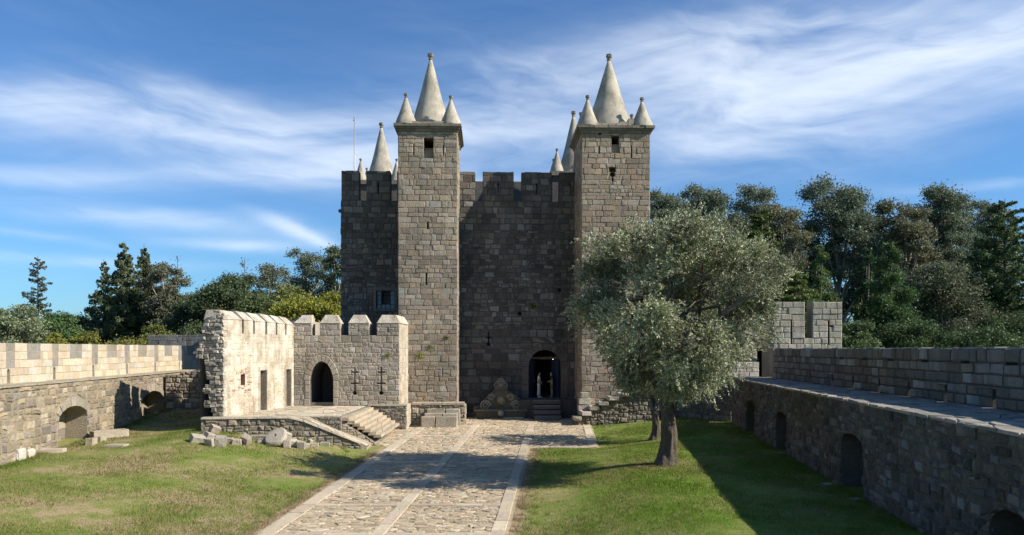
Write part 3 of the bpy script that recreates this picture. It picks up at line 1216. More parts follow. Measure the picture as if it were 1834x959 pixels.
    for sgn, e in ((-1, d0 + 0.1), (1, d1 - 0.1)):
        G = Frame(KF.p(e, db, -0.75), (KN * 1.0 + KU * (-0.42 if sgn > 0 else 0.42)))
        leaf = MB().fbox(G, 0, 0.98, 0.02, 2.58, -0.03, 0.03, (0.035, 0.05, 0.085)).obj("door", M["wood"], root)
        for k in range(5):
            MB().fbox(G, 0.03 + k * 0.19, 0.2 + k * 0.19, 0.04, 2.56, -0.045, 0.045, jc((0.04, 0.058, 0.1), 0.2)).obj("plank", M["wood"], leaf)
        MB().fbox(G, 0.8, 0.86, 1.05, 1.2, -0.09, 0.09, (0.02, 0.02, 0.02)).obj("handle", M["metal"], leaf)
    # window with its stone surround
    wf = MB()
    for p in (rect(win0 - 0.2, win0, wb - 0.2, wt + 0.28), rect(win1, win1 + 0.2, wb - 0.2, wt + 0.28), rect(win0, win1, wt, wt + 0.28), rect(win0, win1, wb - 0.2, wb)):
        wf.fbox(KF, p[0][0] + 0.004, p[2][0] - 0.004, p[0][1] + .004, p[2][1] - .004, -0.05, 0.07, jc((0.2, 0.18, 0.15)))
    w = wf.obj("window", M["keep"], root)
    fr = MB()
    ww, wh = win1 - win0, wt - wb
    for i in range(5):
        a = win0 + ww * i / 4
        if i in (2,):
            fr.fbox(KF, a - 0.02, a + 0.02, wb, wb + wh * 0.25, -0.3, -0.25, (0.03, 0.05, 0.06))
            continue
        fr.fbox(KF, max(win0, a - 0.025), min(win1, a + 0.025), wb, wt, -0.3, -0.25, (0.03, 0.06, 0.08))
    for j in range(5):
        b = wb + wh * j / 4
        fr.fbox(KF, win0, win0 + ww * 0.25, max(wb, b - 0.02), min(wt, b + 0.02), -0.3, -0.252, (0.03, 0.06, 0.08))
        fr.fbox(KF, win1 - ww * 0.25, win1, max(wb, b - 0.02), min(wt, b + 0.02), -0.3, -0.252, (0.03, 0.06, 0.08))
    fr.fbox(KF, win0, win1, wb + wh * 0.25 - 0.025, wb + wh * 0.25 + 0.025, -0.3, -0.251, (0.03, 0.06, 0.08))
    fr.obj("frame", M["plain"], w)
    for i in range(4):
        for j in range(4):
            if i in (1, 2) and j > 0:
                continue
            MB().fbox(KF, win0 + ww * i / 4 + 0.02, win0 + ww * (i + 1) / 4 - 0.02, wb + wh * j / 4 + 0.02, wb + wh * (j + 1) / 4 - 0.02, -0.285, -0.275, (0.1, 0.2, 0.26)).obj("pane", M["glass"], w)
    # merlons of the front wall
    for p0, p1 in ((615, 643), (656, 699), (700 + 11, 716), (822, 851), (864.5, 920), (934, 988), (1001.5, 1040)):
        a0, _ = KF.hit(p0, 330)
        a1, _ = KF.hit(p1, 330)
        if p0 == 615:
            a0 = al + 0.02
        mb = MB()
        am = (a0 + a1) / 2
        sl = slit(am, 16.0, 16.75, 0.1)
        hasl = (a1 - a0) > 1.2
        pp = [rect(a0, a1, zb + 0.003, zt)]
        if hasl:
            pp = minus(pp, sl)
            tunnel(mb, KF, sl, 0.7, mort, cap=False)
        core(mb, KF, pp, mort)
        core(mb, KF, pp, mort, -0.7)
        mb.add([KF.p(a0, zb, 0), KF.p(a0, zt, 0), KF.p(a0, zt, -.7), KF.p(a0, zb, -.7), KF.p(a1, zb, 0), KF.p(a1, zt, 0), KF.p(a1, zt, -.7), KF.p(a1, zb, -.7)],
               [(0, 1, 2, 3), (4, 5, 6, 7), (1, 5, 6, 2)], mort)
        o = mb.obj("merlon", M["keep"], root)
        s1 = Stones()
        ps = coursed(a0, a1, zb + 0.02, zt + 0.03, 0.4, 0.5, gap=0.03, jit=0.03)
        if hasl:
            ps = minus(ps, sl, 0.006, 0.004)
        s1.face(KF, ps, KEEPC, proud=0.03, pv=0.015, bev=0.025, v=0.25)
        s1.emit(o, M["keep"], "stone", "merlon_facing", 12, 9.5)
    # corbel stub on the left edge
    a, b = KF.hit(612, 377)
    MB().fbox(KF, al - 0.2, al + 0.1, b - 0.09, b + 0.09, -0.4, -0.1, (0.1, 0.09, 0.08)).obj("spout", M["keep"], root)
    # dark stone landing before the door
    land = MB().fbox(KF, d0 - 0.7, d1 + 0.9, 0.9, db - 0.004, 0.0, 1.25, (0.11, 0.1, 0.09))
    land.obj("landing", M["keep"], root)
    MB().fbox(KF, d0 - 0.1, d1 + 0.1, db - 0.003, db + 0.03, -1.0, 0.02, (0.13, 0.12, 0.1)).obj("threshold", M["keep"], root)
    return root, db, d0, d1, ar


KEEP, DOORZ, DA0, DA1, KAR = keep()


def wooden_steps():
    # shallow plank flight up to the landing
    a0, _ = KF.hit(954, 735, 1.25); a1, _ = KF.hit(1002, 735, 1.25)
    r = empty("wooden_steps", KF.p((a0 + a1) / 2, 1.2, 1.9), "dark plank steps leading up to the arched keep doorway", "steps")
    n = 4
    z0 = path_z(48)
    for i in range(n):
        h = (DOORZ - z0) * (n - i) / n
        d = 1.26 + 0.3 * i
        MB().fbox(KF, a0, a1, z0 + h - 0.06, z0 + h, d, d + 0.34, jc((0.17, 0.16, 0.15))).obj("tread", M["wood"], r)
        MB().fbox(KF, a0 + .02, a1 - .02, z0 + h - 0.24, z0 + h - 0.062, d + 0.28, d + 0.32, jc((0.13, 0.12, 0.11))).obj("riser", M["wood"], r)
    for a in (a0 - 0.05, a1 + 0.005):
        MB().prism(KF, [(a, z0), (a + 0.045, z0), (a + 0.045, DOORZ - 0.05), (a, DOORZ - 0.05)], 1.26, 1.6, (0.11, 0.1, 0.09)).obj("stringer", M["wood"], r)


wooden_steps()


def flagpole():
    x, Y = (635 - CX) / FPX * 55, 55.0
    zt = CAMZ + (HY - 212) / FPX * Y
    r = empty("flagpole", (x, Y, 14.6), "thin bare flagpole rising behind the keep battlement beside the rear spire", "flagpole")
    MB().tube([(x, Y, 14.6), (x, Y, 18), (x, Y, zt)], [0.055, 0.05, 0.03], (0.3, 0.3, 0.3), 8).obj("pole", M["metal"], r, True)
    MB().lathe((x, Y, zt - 0.02), [(0.02, 0), (0.06, 0.05), (0.06, 0.09), (0.01, 0.14)], (0.3, 0.3, 0.3), 8).obj("pole_cap", M["metal"], r, True)
    MB().box(x - 0.12, x - 0.02, Y - 0.02, Y + 0.02, zt - 0.2, zt - 0.12, (0.2, 0.2, 0.2)).obj("pulley", M["metal"], r)


flagpole()

# two small lit lamps hanging in the hall
for i, (px, py) in enumerate(((985.5, 641.5), (990.5, 642.5))):
    q = at(px, py, 54.0 + 0.2 * i)
    r = empty("hall_lamp", q, ("small lit lamp in the keep hall, nearer the door's middle" if i == 0 else "small lit lamp in the keep hall, nearer the blue door leaf"), "lamp", "lamps in the keep hall")
    MB().lathe((q.x, q.y, q.z - 0.06), [(0.03, 0), (0.075, 0.04), (0.085, 0.09), (0.05, 0.13)], (1, 1, 1), 10).obj("bulb", M["bulb"], r, True)
    MB().tube([(q.x, q.y, q.z + 0.07), (q.x, q.y, DOORZ + 4.98)], [0.012, 0.012], (0.02, 0.02, 0.02), 5).obj("cord", M["plain"], r)


# ------------------------------------------------------------------ fountain against the keep wall
def fountain():
    F = KF.back(0.9)
    z0 = path_z(49)
    r = empty("fountain", F.p(F.hit(897, 740)[0], z0, 0), "mossy carved stone fountain with scrolls and a pinnacle at the keep wall", "fountain")
    pts = [(848, 728), (866, 727), (869, 716), (876, 708), (884, 702), (889, 698), (905, 698), (913, 703), (922, 708), (930, 715), (934, 727), (944, 729)]
    P = [F.hit(*p) for p in pts]
    outline = [(P[0][0], z0), (P[-1][0], z0)] + [p for p in P[::-1]]
    mb = MB()
    mb.prism(F, outline, -0.45, 0.0, (0.15, 0.13, 0.09))
    mb.obj("back_panel", M["carved"], r)
    rim = MB()
    for i in range(1, len(P) - 2):
        rim.tube([F.p(P[i][0], P[i][1] - 0.02, 0.02), F.p(P[i + 1][0], P[i + 1][1] - 0.02, 0.02)], [0.07, 0.07], (0.19, 0.165, 0.12), 6)
    rim.obj("moulding", M["carved"], r, True)
    # volutes
    for px, py, sg, rr in ((869, 727, 1, 0.36), (925, 727, -1, 0.36), (880, 712, 1, 0.24), (914, 712, -1, 0.24)):
        a, b = F.hit(px, py)
        pts3, rad = [], []
        for i in range(26):
            t = i / 25
            an = t * 4.2 * math.pi
            q = rr * (1 - 0.85 * t)
            pts3.append(F.p(a + sg * q * math.cos(an), b + q * math.sin(an), 0.05 + 0.06 * t))
            rad.append(0.065 * rr / 0.36 * (1 - 0.5 * t) + 0.012)
        MB().tube(pts3, rad, (0.32, 0.28, 0.21), 6).obj("scroll", M["carved"], r, True)
    a, b = F.hit(898, 716)
    MB().lathe(F.p(a, b - 0.35, 0.0), [(0.1, 0), (0.28, 0.1), (0.3, 0.35), (0.2, 0.55), (0.05, 0.62)], (0.3, 0.22, 0.14), 14, 0.2).obj("shield", M["carved"], r, True)
    # pinnacle
    a, b = F.hit(897, 698)
    pin = MB()
    pin.fbox(F, a - 0.42, a + 0.42, b - 0.02, b + 0.12, -0.4, 0.03, (0.16, 0.14, 0.105))
    pin.fbox(F, a - 0.27, a + 0.27, b + 0.12, b + 0.48, -0.36, 0.0, (0.18, 0.155, 0.115))
    pin.fbox(F, a - 0.33, a + 0.33, b + 0.48, b + 0.55, -0.38, 0.04, (0.27, 0.24, 0.18))
    pin.prism(F, [(a - 0.24, b + 0.55), (a + 0.24, b + 0.55), (a + 0.2, b + 0.68), (a + 0.08, b + 0.76), (a - 0.08, b + 0.76), (a - 0.2, b + 0.68)], -0.34, -0.04, (0.26, 0.22, 0.16))
    pin.obj("pinnacle", M["carved"], r)
    for sg in (-1, 1):
        pts3 = [F.p(a + sg * (0.27 + 0.16 * math.sin(t * math.pi)), b + 0.14 + 0.3 * t, -0.1) for t in np.linspace(0, 1, 7)]
        MB().tube(pts3, [0.06, 0.055, 0.05, 0.045, 0.05, 0.055, 0.04], (0.28, 0.25, 0.19), 6).obj("bracket", M["carved"], r, True)
    MB().lathe(F.p(a, b + 0.2, 0.0), [(0.03, 0), (0.13, 0.05), (0.14, 0.16), (0.04, 0.22)], (0.3, 0.26, 0.2), 10, 0.15).obj("boss", M["carved"], r, True)
    # trough with lip and spout mask
    a0, bt = F.hit(850, 733); a1, _ = F.hit(943, 733)
    MB().fbox(F, a0, a1, bt - 0.1, bt, 0.003, 0.62, (0.19, 0.17, 0.125)).obj("basin_lip", M["carved"], r)
    MB().fbox(F, a0 + 0.12, a1 - 0.12, z0 - 0.02, bt - 0.102, 0.003, 0.5, (0.12, 0.105, 0.075)).obj("basin", M["carved"], r)
    a, b = F.hit(897, 739)
    MB().lathe(F.p(a, b - 0.2, 0.62), [(0.05, 0), (0.17, 0.07), (0.2, 0.2), (0.17, 0.33), (0.04, 0.4)], (0.4, 0.36, 0.28), 12, 0.2).obj("spout_mask", M["carved"], r, True)
    # drain surround on the paving
    P2 = [gnd(851, 751), gnd(937, 750)]
    y = (P2[0].y + P2[1].y) / 2
    x0, x1 = P2[0].x, P2[1].x
    d = MB()
    d.box(x0, x1, y - 0.16, y + 0.02, path_z(y) - 0.05, path_z(y) + 0.12, (0.4, 0.34, 0.25))
    d.box(x0, x0 + 0.2, y + 0.021, y + 1.0, path_z(y) - 0.05, path_z(y) + 0.118, (0.38, 0.33, 0.25))
    d.box(x1 - 0.2, x1, y + 0.021, y + 1.0, path_z(y) - 0.05, path_z(y) + 0.118, (0.38, 0.33, 0.25))
    d.box(x0 + 0.2, x1 - 0.2, y + 0.021, y + 1.0, path_z(y) - 0.05, path_z(y) + 0.05, (0.1, 0.09, 0.08))
    d.obj("drain_kerb", M["paving"], r)


fountain()


# ------------------------------------------------------------------ plinth and stone steps at the left tower
def rough_block(mb, c, dims, rot, col, jit=0.04, bev=0.12, seed=0, tilt=(0, 0)):
    """irregular bevelled block appended to mb; c is the centre of its base"""
    g = random.Random(seed)
    bm = bmesh.new()
    bmesh.ops.create_cube(bm, size=1.0)
    for v in bm.verts:
        v.co.x *= dims[0] * g.uniform(1 - jit * 2, 1 + jit)
        v.co.y *= dims[1] * g.uniform(1 - jit * 2, 1 + jit)
        v.co.z *= dims[2] * g.uniform(1 - jit * 2, 1 + jit)
    bmesh.ops.bevel(bm, geom=bm.edges[:], offset=min(dims) * bev, segments=2, affect="EDGES", profile=0.6)
    for v in bm.verts:
        v.co += Vector((g.uniform(-1, 1), g.uniform(-1, 1), g.uniform(-1, 1))) * min(dims) * 0.035
    Mx = Matrix.Translation(Vector(c) + Vector((0, 0, dims[2] / 2))) @ Matrix.Rotation(rot, 4, "Z") @ Matrix.Rotation(tilt[0], 4, "X") @ Matrix.Rotation(tilt[1], 4, "Y")
    bm.verts.index_update()
    mb.add([tuple(Mx @ v.co) for v in bm.verts], [tuple(v.index for v in f.verts) for f in bm.faces], col)
    bm.free()
    return mb


def tower_steps():
    G = KT.back(0.95)
    a0, zt = G.hit(737, 725); a1, _ = G.hit(833, 725)
    z0 = path_z(45) - 0.1
    r = empty("tower_plinth", G.p((a0 + a1) / 2, z0, -0.4), "low rough stone plinth wall at the foot of the sunlit tower", "plinth")
    MB().fbox(G, a0, a1, z0, zt - 0.02, -1.0, 0.0, (0.26, 0.225, 0.175)).obj("core", M["rubble"], r)
    st = Stones()
    st.face(G, rubble(a0, a1, z0, zt, 0.3, 0.45, gap=0.03), [(0.33, 0.28, 0.21), (0.38, 0.33, 0.25), (0.27, 0.23, 0.18)], proud=0.05, pv=0.03, bev=0.04, v=0.2, rough=1.0)
    GR = Frame(G.p(a1, 0, 0), KN)
    st.face(GR, coursed(0, 0.95, z0, zt, 0.35, 0.45), [(0.4, 0.34, 0.26)], proud=0.05)
    st.emit(r, M["rubble"], "stone")
    a = a0
    while a < a1 - 0.1:
        b = min(a1, a + rng.uniform(0.5, 0.9))
        MB().fbox(G, a + 0.01, b - 0.01, zt - 0.015, zt + 0.1, -1.02, 0.08 + rng.uniform(-.02, .02), jc((0.43, 0.37, 0.28))).obj("coping_stone", M["rubble"], r)
        a = b
    s = empty("stone_steps", G.p((a0 + a1) / 2, z0, 1.0), "three worn grey stone steps in front of the tower plinth", "steps")
    for i, (p0, p1, yt, yb) in enumerate(((765, 824, 733, 741), (760, 819, 741, 747), (754, 818, 747, 757))):
        d = 0.35 + i * 0.42
        H = G.back(d)
        e0, t = H.hit(p0, yt); e1, _ = H.hit(p1, yt)
        cut = e0 + (e1 - e0) * (0.4 if i == 2 else 0.55)
        for q0, q1 in ((e0, cut - 0.02), (cut + 0.02, e1)):
            rough_block(mb := MB(), H.p((q0 + q1) / 2, z0, -0.2), (q1 - q0, 0.44, t - z0), TH, jc((0.42, 0.37, 0.29)), 0.015, 0.09, i * 7 + int(q0 * 10)).obj("step_block", M["rubble"], s)


tower_steps()


# ------------------------------------------------------------------ the ruined annex with the limewashed wall
TZ = 2.40                                           # terrace level


def annex():
    Y0 = 43.2
    x0, x1 = (526 - CX) / FPX * Y0, (715 - CX) / FPX * Y0
    F = Frame((x0, Y0, 0), (1, 0, 0))
    w = x1 - x0
    root = empty("annex_building", (x0 + w / 2, Y0 + 1.5, TZ), "roofless limewashed annex with pointed doorway and capped battlements beside the tower", "building")
    wall_c = [(0.37, 0.32, 0.25), (0.42, 0.365, 0.29), (0.32, 0.275, 0.215), (0.40, 0.34, 0.26), (0.46, 0.41, 0.34)]
    mort = (0.40, 0.355, 0.28)
    zc = F.hit(600, 601)[1]      # crenel sill
    zs = F.hit(600, 579)[1]      # foot of the caps
    zt = F.hit(600, 564)[1]
    T = 0.75
    # --- openings
    a0, ap = F.hit(555, 648); a1, _ = F.hit(597, 700); _, sp = F.hit(570, 682)
    door = pointed_arch(a0, a1, TZ - 0.02, sp, ap)
    loops = []
    for px in (635.5, 682.5):
        a, t = F.hit(px, 658); _, b = F.hit(px, 704)
        _, c1 = F.hit(px, 667); _, c2 = F.hit(px, 687)
        loops += [slit(a, b + 0.06, c2 - 0.04, 0.07), slit(a, c2 + 0.04, t, 0.07), disc(a, b, 0.125, 10), rect(a - 0.2, a + 0.2, c1 - 0.035, c1 + 0.035), rect(a - 0.25, a + 0.25, c2 - 0.035, c2 + 0.035)]
    mer = [(0.0, F.hit(558.5, 590)[0]), (F.hit(573, 590)[0], F.hit(610, 590)[0]), (F.hit(624, 590)[0], F.hit(661, 590)[0]), (F.hit(675, 590)[0], w)]
    mb = MB()
    polys = [rect(0, w, 1.3, zc)]
    for h in [door] + loops:
        polys = minus(polys, h)
    core(mb, F, polys, mort)
    tunnel(mb, F, door, 2.9, (0.12, 0.11, 0.1))
    for h in loops:
        tunnel(mb, F, h, 0.6, mort)
    mb.add([F.p(0, zc, 0), F.p(w, zc, 0), F.p(w, zc, -T), F.p(0, zc, -T)], [(0, 1, 2, 3)], (0.62, 0.57, 0.47))
    core(mb, F, minus([rect(0, w, TZ, zc)], door), (0.6, 0.55, 0.46), -T)
    mb.obj("front_wall", M["annex"], root)
    st = Stones()
    ps = rubble(0.0, w, TZ, zc, 0.27, 0.42, gap=0.022)
    jamb = pointed_arch(a0 - 0.33, a1 + 0.33, TZ - 0.02, sp + 0.05, ap + 0.42)
    for h in [jamb] + loops:
        ps = minus(ps, h, 0.006, 0.006)
    st.face(F, ps, wall_c, proud=0.014, pv=0.010, bev=0.022, v=0.16, tiltv=0.005, rough=0.7)
    st.emit(root, M["annex"], "stone", "small_stones", 200, 8)
    # dressed jambs and pointed voussoirs
    def edge_pts(off):
        P = pointed_arch(a0 - off, a1 + off, TZ, sp + off * 0.15, ap + off * 1.27)
        return P
    for sg, e in ((-1, a0), (1, a1)):
        b = TZ
        while b < sp - 0.05:
            b2 = min(sp, b + rng.uniform(0.36, 0.5))
            if sp - b2 < 0.2:
                b2 = sp
            k = rng.uniform(0.26, 0.36)
            s1 = Stones()
            s1.face(F, [rect(e - k, e, b + .01, b2 - .01) if sg < 0 else rect(e, e + k, b + .01, b2 - .01)], [(0.45, 0.395, 0.31)], proud=0.04, pv=0.006)
            s1.emit(root, M["annex"], "jamb_stone", "x", 1, 0)
            b = b2
    c = (a0 + a1) / 2
    for sg in (-1, 1):
        e = a0 if sg < 0 else a1
        N = 6
        def cv(t, off):
            return (e + sg * off + (c - e - sg * off) * t ** 1.6, sp + (ap + off * 1.1 - sp) * math.sin(t * math.pi / 2))
        for i in range(N):
            t0, t1 = i / N + 0.01, (i + 1) / N - (0.01 if i < N - 1 else 0.004)
            p = [cv(t0, 0), cv(t0, 0.36), cv(t1, 0.36), cv(t1, 0)]
            if sg < 0:
                p = p[::-1]
            s1 = Stones()
            s1.face(F, [p], [(0.45, 0.395, 0.31), (0.4, 0.35, 0.27)], proud=0.04, pv=0.006)
            s1.emit(root, M["annex"], "voussoir", "x", 1, 0)
    MB().fbox(F, a0, a1, TZ, TZ + 0.17, -0.75, -0.25, (0.33, 0.28, 0.21)).obj("threshold", M["annex"], root)
    # front merlons
    for i, (m0, m1) in enumerate(mer):
        o = MB().fbox(F, m0 + 0.002, m1 - 0.002, zc + 0.003, zs, -T, 0.012, (0.43, 0.38, 0.30)).obj("merlon", M["annex"], root)
        if i:
            am = (m0 + m1) / 2
            MB().fbox(F, am - 0.035, am + 0.035, zc + 0.12, zs - 0.08, -0.3, 0.016, (0.03, 0.028, 0.025)).obj("slit", M["plain"], o)  # solid dark strip standing in for the shade inside a slit
        s1 = Stones()
        s1.face(F, rubble(m0, m1, zc, zs, 0.26, 0.38, gap=0.022), wall_c, proud=0.024, pv=0.008, bev=0.022, tiltv=0.004, rough=0.6)
        s1.emit(o, M["annex"], "stone", "merlon_facing", 8, 9)
        cm = MB()
        ins = 0.26
        l0, l1 = (0.0 if i == 0 else m0), m1
        base = [F.p(l0, zs, 0.05), F.p(l1, zs, 0.05), F.p(l1, zs, -T - .05), F.p(l0, zs, -T - .05)]
        tp = [F.p(l0 + (ins if i else ins * 1.6), zt - (0.06 if i == 0 else 0), -0.22), F.p(l1 - (ins if i else 0.06), zt, -0.22), F.p(l1 - (ins if i else 0.06), zt, -T + 0.15), F.p(l0 + ins, zt, -T + .15)]
        cm.hexa(base + tp, (0.62, 0.57, 0.47))
        cm.obj("merlon_cap", M["lime"], o)
    # --- right return wall up to the tower
    Fr = Frame((x1, Y0, 0), (0.03, 1, 0))
    L = 3.1
    rw = MB()
    # butts against the front wall's end face
    rw.fbox(Fr, 0.0, L, 1.25, zs, -0.7, 0.0, (0.56, 0.50, 0.40))
    rw.hexa([Fr.p(0, zs, .05), Fr.p(L, zs, .05), Fr.p(L, zs, -.75), Fr.p(0, zs, -.75), Fr.p(0.22, zt, -.25), Fr.p(L, zt, -.25), Fr.p(L, zt, -.55), Fr.p(0.22, zt, -.55)], (0.62, 0.57, 0.47))
    rwo = rw.obj("side_wall", M["lime"], root)
    rs = Stones()
    rs.face(Fr, coursed(0, L, TZ - 1.0, TZ + 4, 0.42, 0.55, gap=0.02), [(0.56, 0.50, 0.40)], proud=0.012, pv=0.01)
    rs.emit(rwo, M["lime"], "stone", "side_facing", 20, 9)
    # --- long limewashed wall towards the lawn
    e = Vector(((400 - CX) / FPX * 35.7, 35.7, 0))
    s = Vector((x0, Y0, 0))
    G = Frame(e, s - e)          # a=0 at the broken end, faces the courtyard
    LG = (s - e).length
    root2 = root
    lime = (0.66, 0.60, 0.48)
    doors = []
    for p0, p1, yt, yb in ((465, 477, 664, 734), (511.5, 520.5, 662, 727)):
        q0, t = G.hit(p0, yt); q1, b = G.hit(p1, yb)
        doors.append(rect(q0, q1, TZ + 0.02, t))
    q0, t = G.hit(431, 671); q1, b = G.hit(439, 690)
    nich = rect(q0, q1, b, t)
    slots = []
    for px in (434.5, 454.5, 476.5, 495, 511.5):
        a, _ = G.hit(px, 590)
        slots.append(a)
    zc2 = TZ + 4.05
    zs2 = TZ + 4.72
    mb = MB()
    polys = [rect(0, LG, 1.3, zc2)]
    for h in doors + [nich]:
        polys = minus(polys, h)
    core(mb, G, polys, lime)
    for h in doors:
        tunnel(mb, G, h, 1.0, (0.42, 0.37, 0.3))
    tunnel(mb, G, nich, 0.45, (0.32, 0.16, 0.1))
    core(mb, G, [rect(0, LG, 1.3, zc2)], (0.3, 0.27, 0.22), -1.2)
    mb.add([G.p(0, zc2, 0), G.p(LG, zc2, 0), G.p(LG, zc2, -1.2), G.p(0, zc2, -1.2)], [(0, 1, 2, 3)], (0.6, 0.55, 0.45))
    mb.obj("limewashed_wall", M["lime"], root)
    # a thin skin of uneven stones under the wash
    sk = Stones()
    ps = rubble(0.05, LG - 0.02, TZ - 0.4, zc2, 0.3, 0.46, gap=0.012)
    for h in doors + [nich]:
        ps = minus(ps, [(h[0][0] - .12, h[0][1]), (h[1][0] + .12, h[1][1]), (h[2][0] + .12, h[2][1] + .2), (h[3][0] - .12, h[3][1] + .2)] if h is not nich else h, 0.01, 0.005)
    def lcol(a, b):
        return jc(lime, 0.10, 0.04)
    sk.face(G, ps, None, proud=0.012, pv=0.010, bev=0.04, colfn=lcol, rough=0.9)
    sk.emit(root, M["lime"], "wall_stone", "limewashed_facing", 120, 9)
    # dressed door surrounds with plank doors
    for k, h in enumerate(doors):
        (q0, b), (q1, _), (_, t), _ = h
        for p in (rect(q0 - 0.11, q0 - .004, b, t + 0.2), rect(q1 + .004, q1 + 0.14, b, t + 0.2), rect(q0, q1, t + .004, t + 0.2)):
            MB().fbox(G, p[0][0], p[2][0], p[0][1], p[2][1], -0.05, 0.045, jc((0.58, 0.52, 0.42), 0.06)).obj("jamb_stone", M["lime"], root)
        dd = MB().fbox(G, q0 + .01, q1 - .01, b + .02, t - .02, -0.62, -0.56, (0.16, 0.14, 0.12)).obj("door", M["wood"], root)
        n = 4
        for i in range(n):
            MB().fbox(G, q0 + .015 + (q1 - q0 - .03) * i / n, q0 + .006 + (q1 - q0 - .03) * (i + 1) / n, b + .03, t - .03, -0.56, -0.53, jc((0.09, 0.08, 0.068), 0.15)).obj("plank", M["wood"], dd)
    # wall added behind the front wall towards the keep to shade the curtain wall
    MB().fbox(G, LG + 0.78, LG + 6.2, 1.3, TZ + 4.95, -1.2, -0.05, (0.4, 0.35, 0.28)).obj("rear_wall", M["annex"], root)
    # red brick patch round the niche
    for i in range(34):
        a, b = nich[0][0] + rng.gauss(0.2, 0.42), nich[0][1] + rng.gauss(0.3, 0.3)
        p = minus([rect(a - .12, a + .12, b - .035, b + .035)], nich)
        if p == [rect(a - .12, a + .12, b - .035, b + .035)]:
            s1 = Stones()
            s1.face(G, p, [(0.5, 0.27, 0.17), (0.56, 0.36, 0.25), (0.6, 0.45, 0.33)], proud=0.03 + i * 0.0006, pv=0.0, bev=0.008)
            s1.emit(root, M["lime"], "brick", "x", 1, 0)
    # merlons under sloping caps, flat tops drawn back to cast a higher shadow
    ed = [0.35] + slots + [LG]
    for i in range(6):
        m0 = ed[i] + (0.1 if i else 0)
        m1 = ed[i + 1] - (0.1 if i < 5 else 0.0)
        if m1 - m0 < 0.15:
            continue
        dz = 0.12 * mnoise.noise(Vector((i * 3.1, 0, 0)))
        o = MB()
        o.fbox(G, m0, m1, zc2 + 0.003, zs2 + dz, -1.17, 0.012, jc(lime, 0.05))
        mo = o.obj("merlon", M["lime"], root)
        cp = MB()
        ft = zs2 + dz
        cp.hexa([G.p(m0 - .02, ft, 0.04), G.p(m1 + .02, ft, 0.04), G.p(m1 + .02, ft, -1.2), G.p(m0 - .02, ft, -1.2),
                 G.p(m0 + .10, ft + .46, -.5), G.p(m1 - .02, ft + .42, -.5), G.p(m1 - .02, ft + .42, -1.15), G.p(m0 + .10, ft + .46, -1.15)], (0.64, 0.59, 0.49))
        cp.obj("merlon_cap", M["lime"], mo)
    # --- broken rubble end of the long wall
    E = Frame(e + Vector((-1.18, 0.08, 0)) , (1, -0.06, 0))
    prof = [(-0.15, 6.35), (0.12, 6.85), (0.3, 6.75), (0.42, 7.0), (0.62, 7.35), (0.85, 7.5), (1.2, 7.42)]
    wE = 1.2
    def lowx(b):
        # ragged outer edge: overhanging above, eaten back below
        return 0.40 + 0.12 * math.sin(b * 3.1) - 0.42 * sstep((b - 4.0) / 1.4) + 0.1 * math.sin(b * 7.7)
    rb = MB()
    zz = [1.2 + 0.3 * i for i in range(20)]
    for b in zz:
        if b > 6.6:
            continue
        xx = max(lowx(b), lowx(b + 0.15), lowx(b + 0.3)) + 0.16
        rb.fbox(E, xx, wE - 0.01, b, b + 0.3, -0.85, -0.02 - 0.05 * rng.random(), jc((0.40, 0.34, 0.265), 0.1))
    rb.obj("broken_end_core", M["annex"], root)
    es = Stones()
    pieces = rubble(-0.3, wE + 0.02, 1.2, 7.55, 0.17, 0.27, gap=0.012)
    def topz(a):
        for (p, q) in zip(prof[:-1], prof[1:]):
            if p[0] <= a <= q[0]:
                return p[1] + (q[1] - p[1]) * (a - p[0]) / (q[0] - p[0])
        return 6.3
    keepp = []
    for p in pieces:
        ca, cb = sum(x for x, _ in p) / len(p), sum(y for _, y in p) / len(p)
        if ca > lowx(cb) and cb < topz(ca):
            keepp.append(p)
    es.face(E, keepp, [(0.52, 0.47, 0.39), (0.46, 0.41, 0.335), (0.58, 0.53, 0.44), (0.50, 0.40, 0.31), (0.40, 0.355, 0.29)], proud=0.05, pv=0.07, bev=0.02, back=-0.35, v=0.18, tiltv=0.03, rough=1.0)
    es.emit(root, M["annex"], "rubble_stone", "rubble_fill", 120, 7)
    return root, F, G, LG, e


ANNEX, AF, AG, ALG, AE = annex()


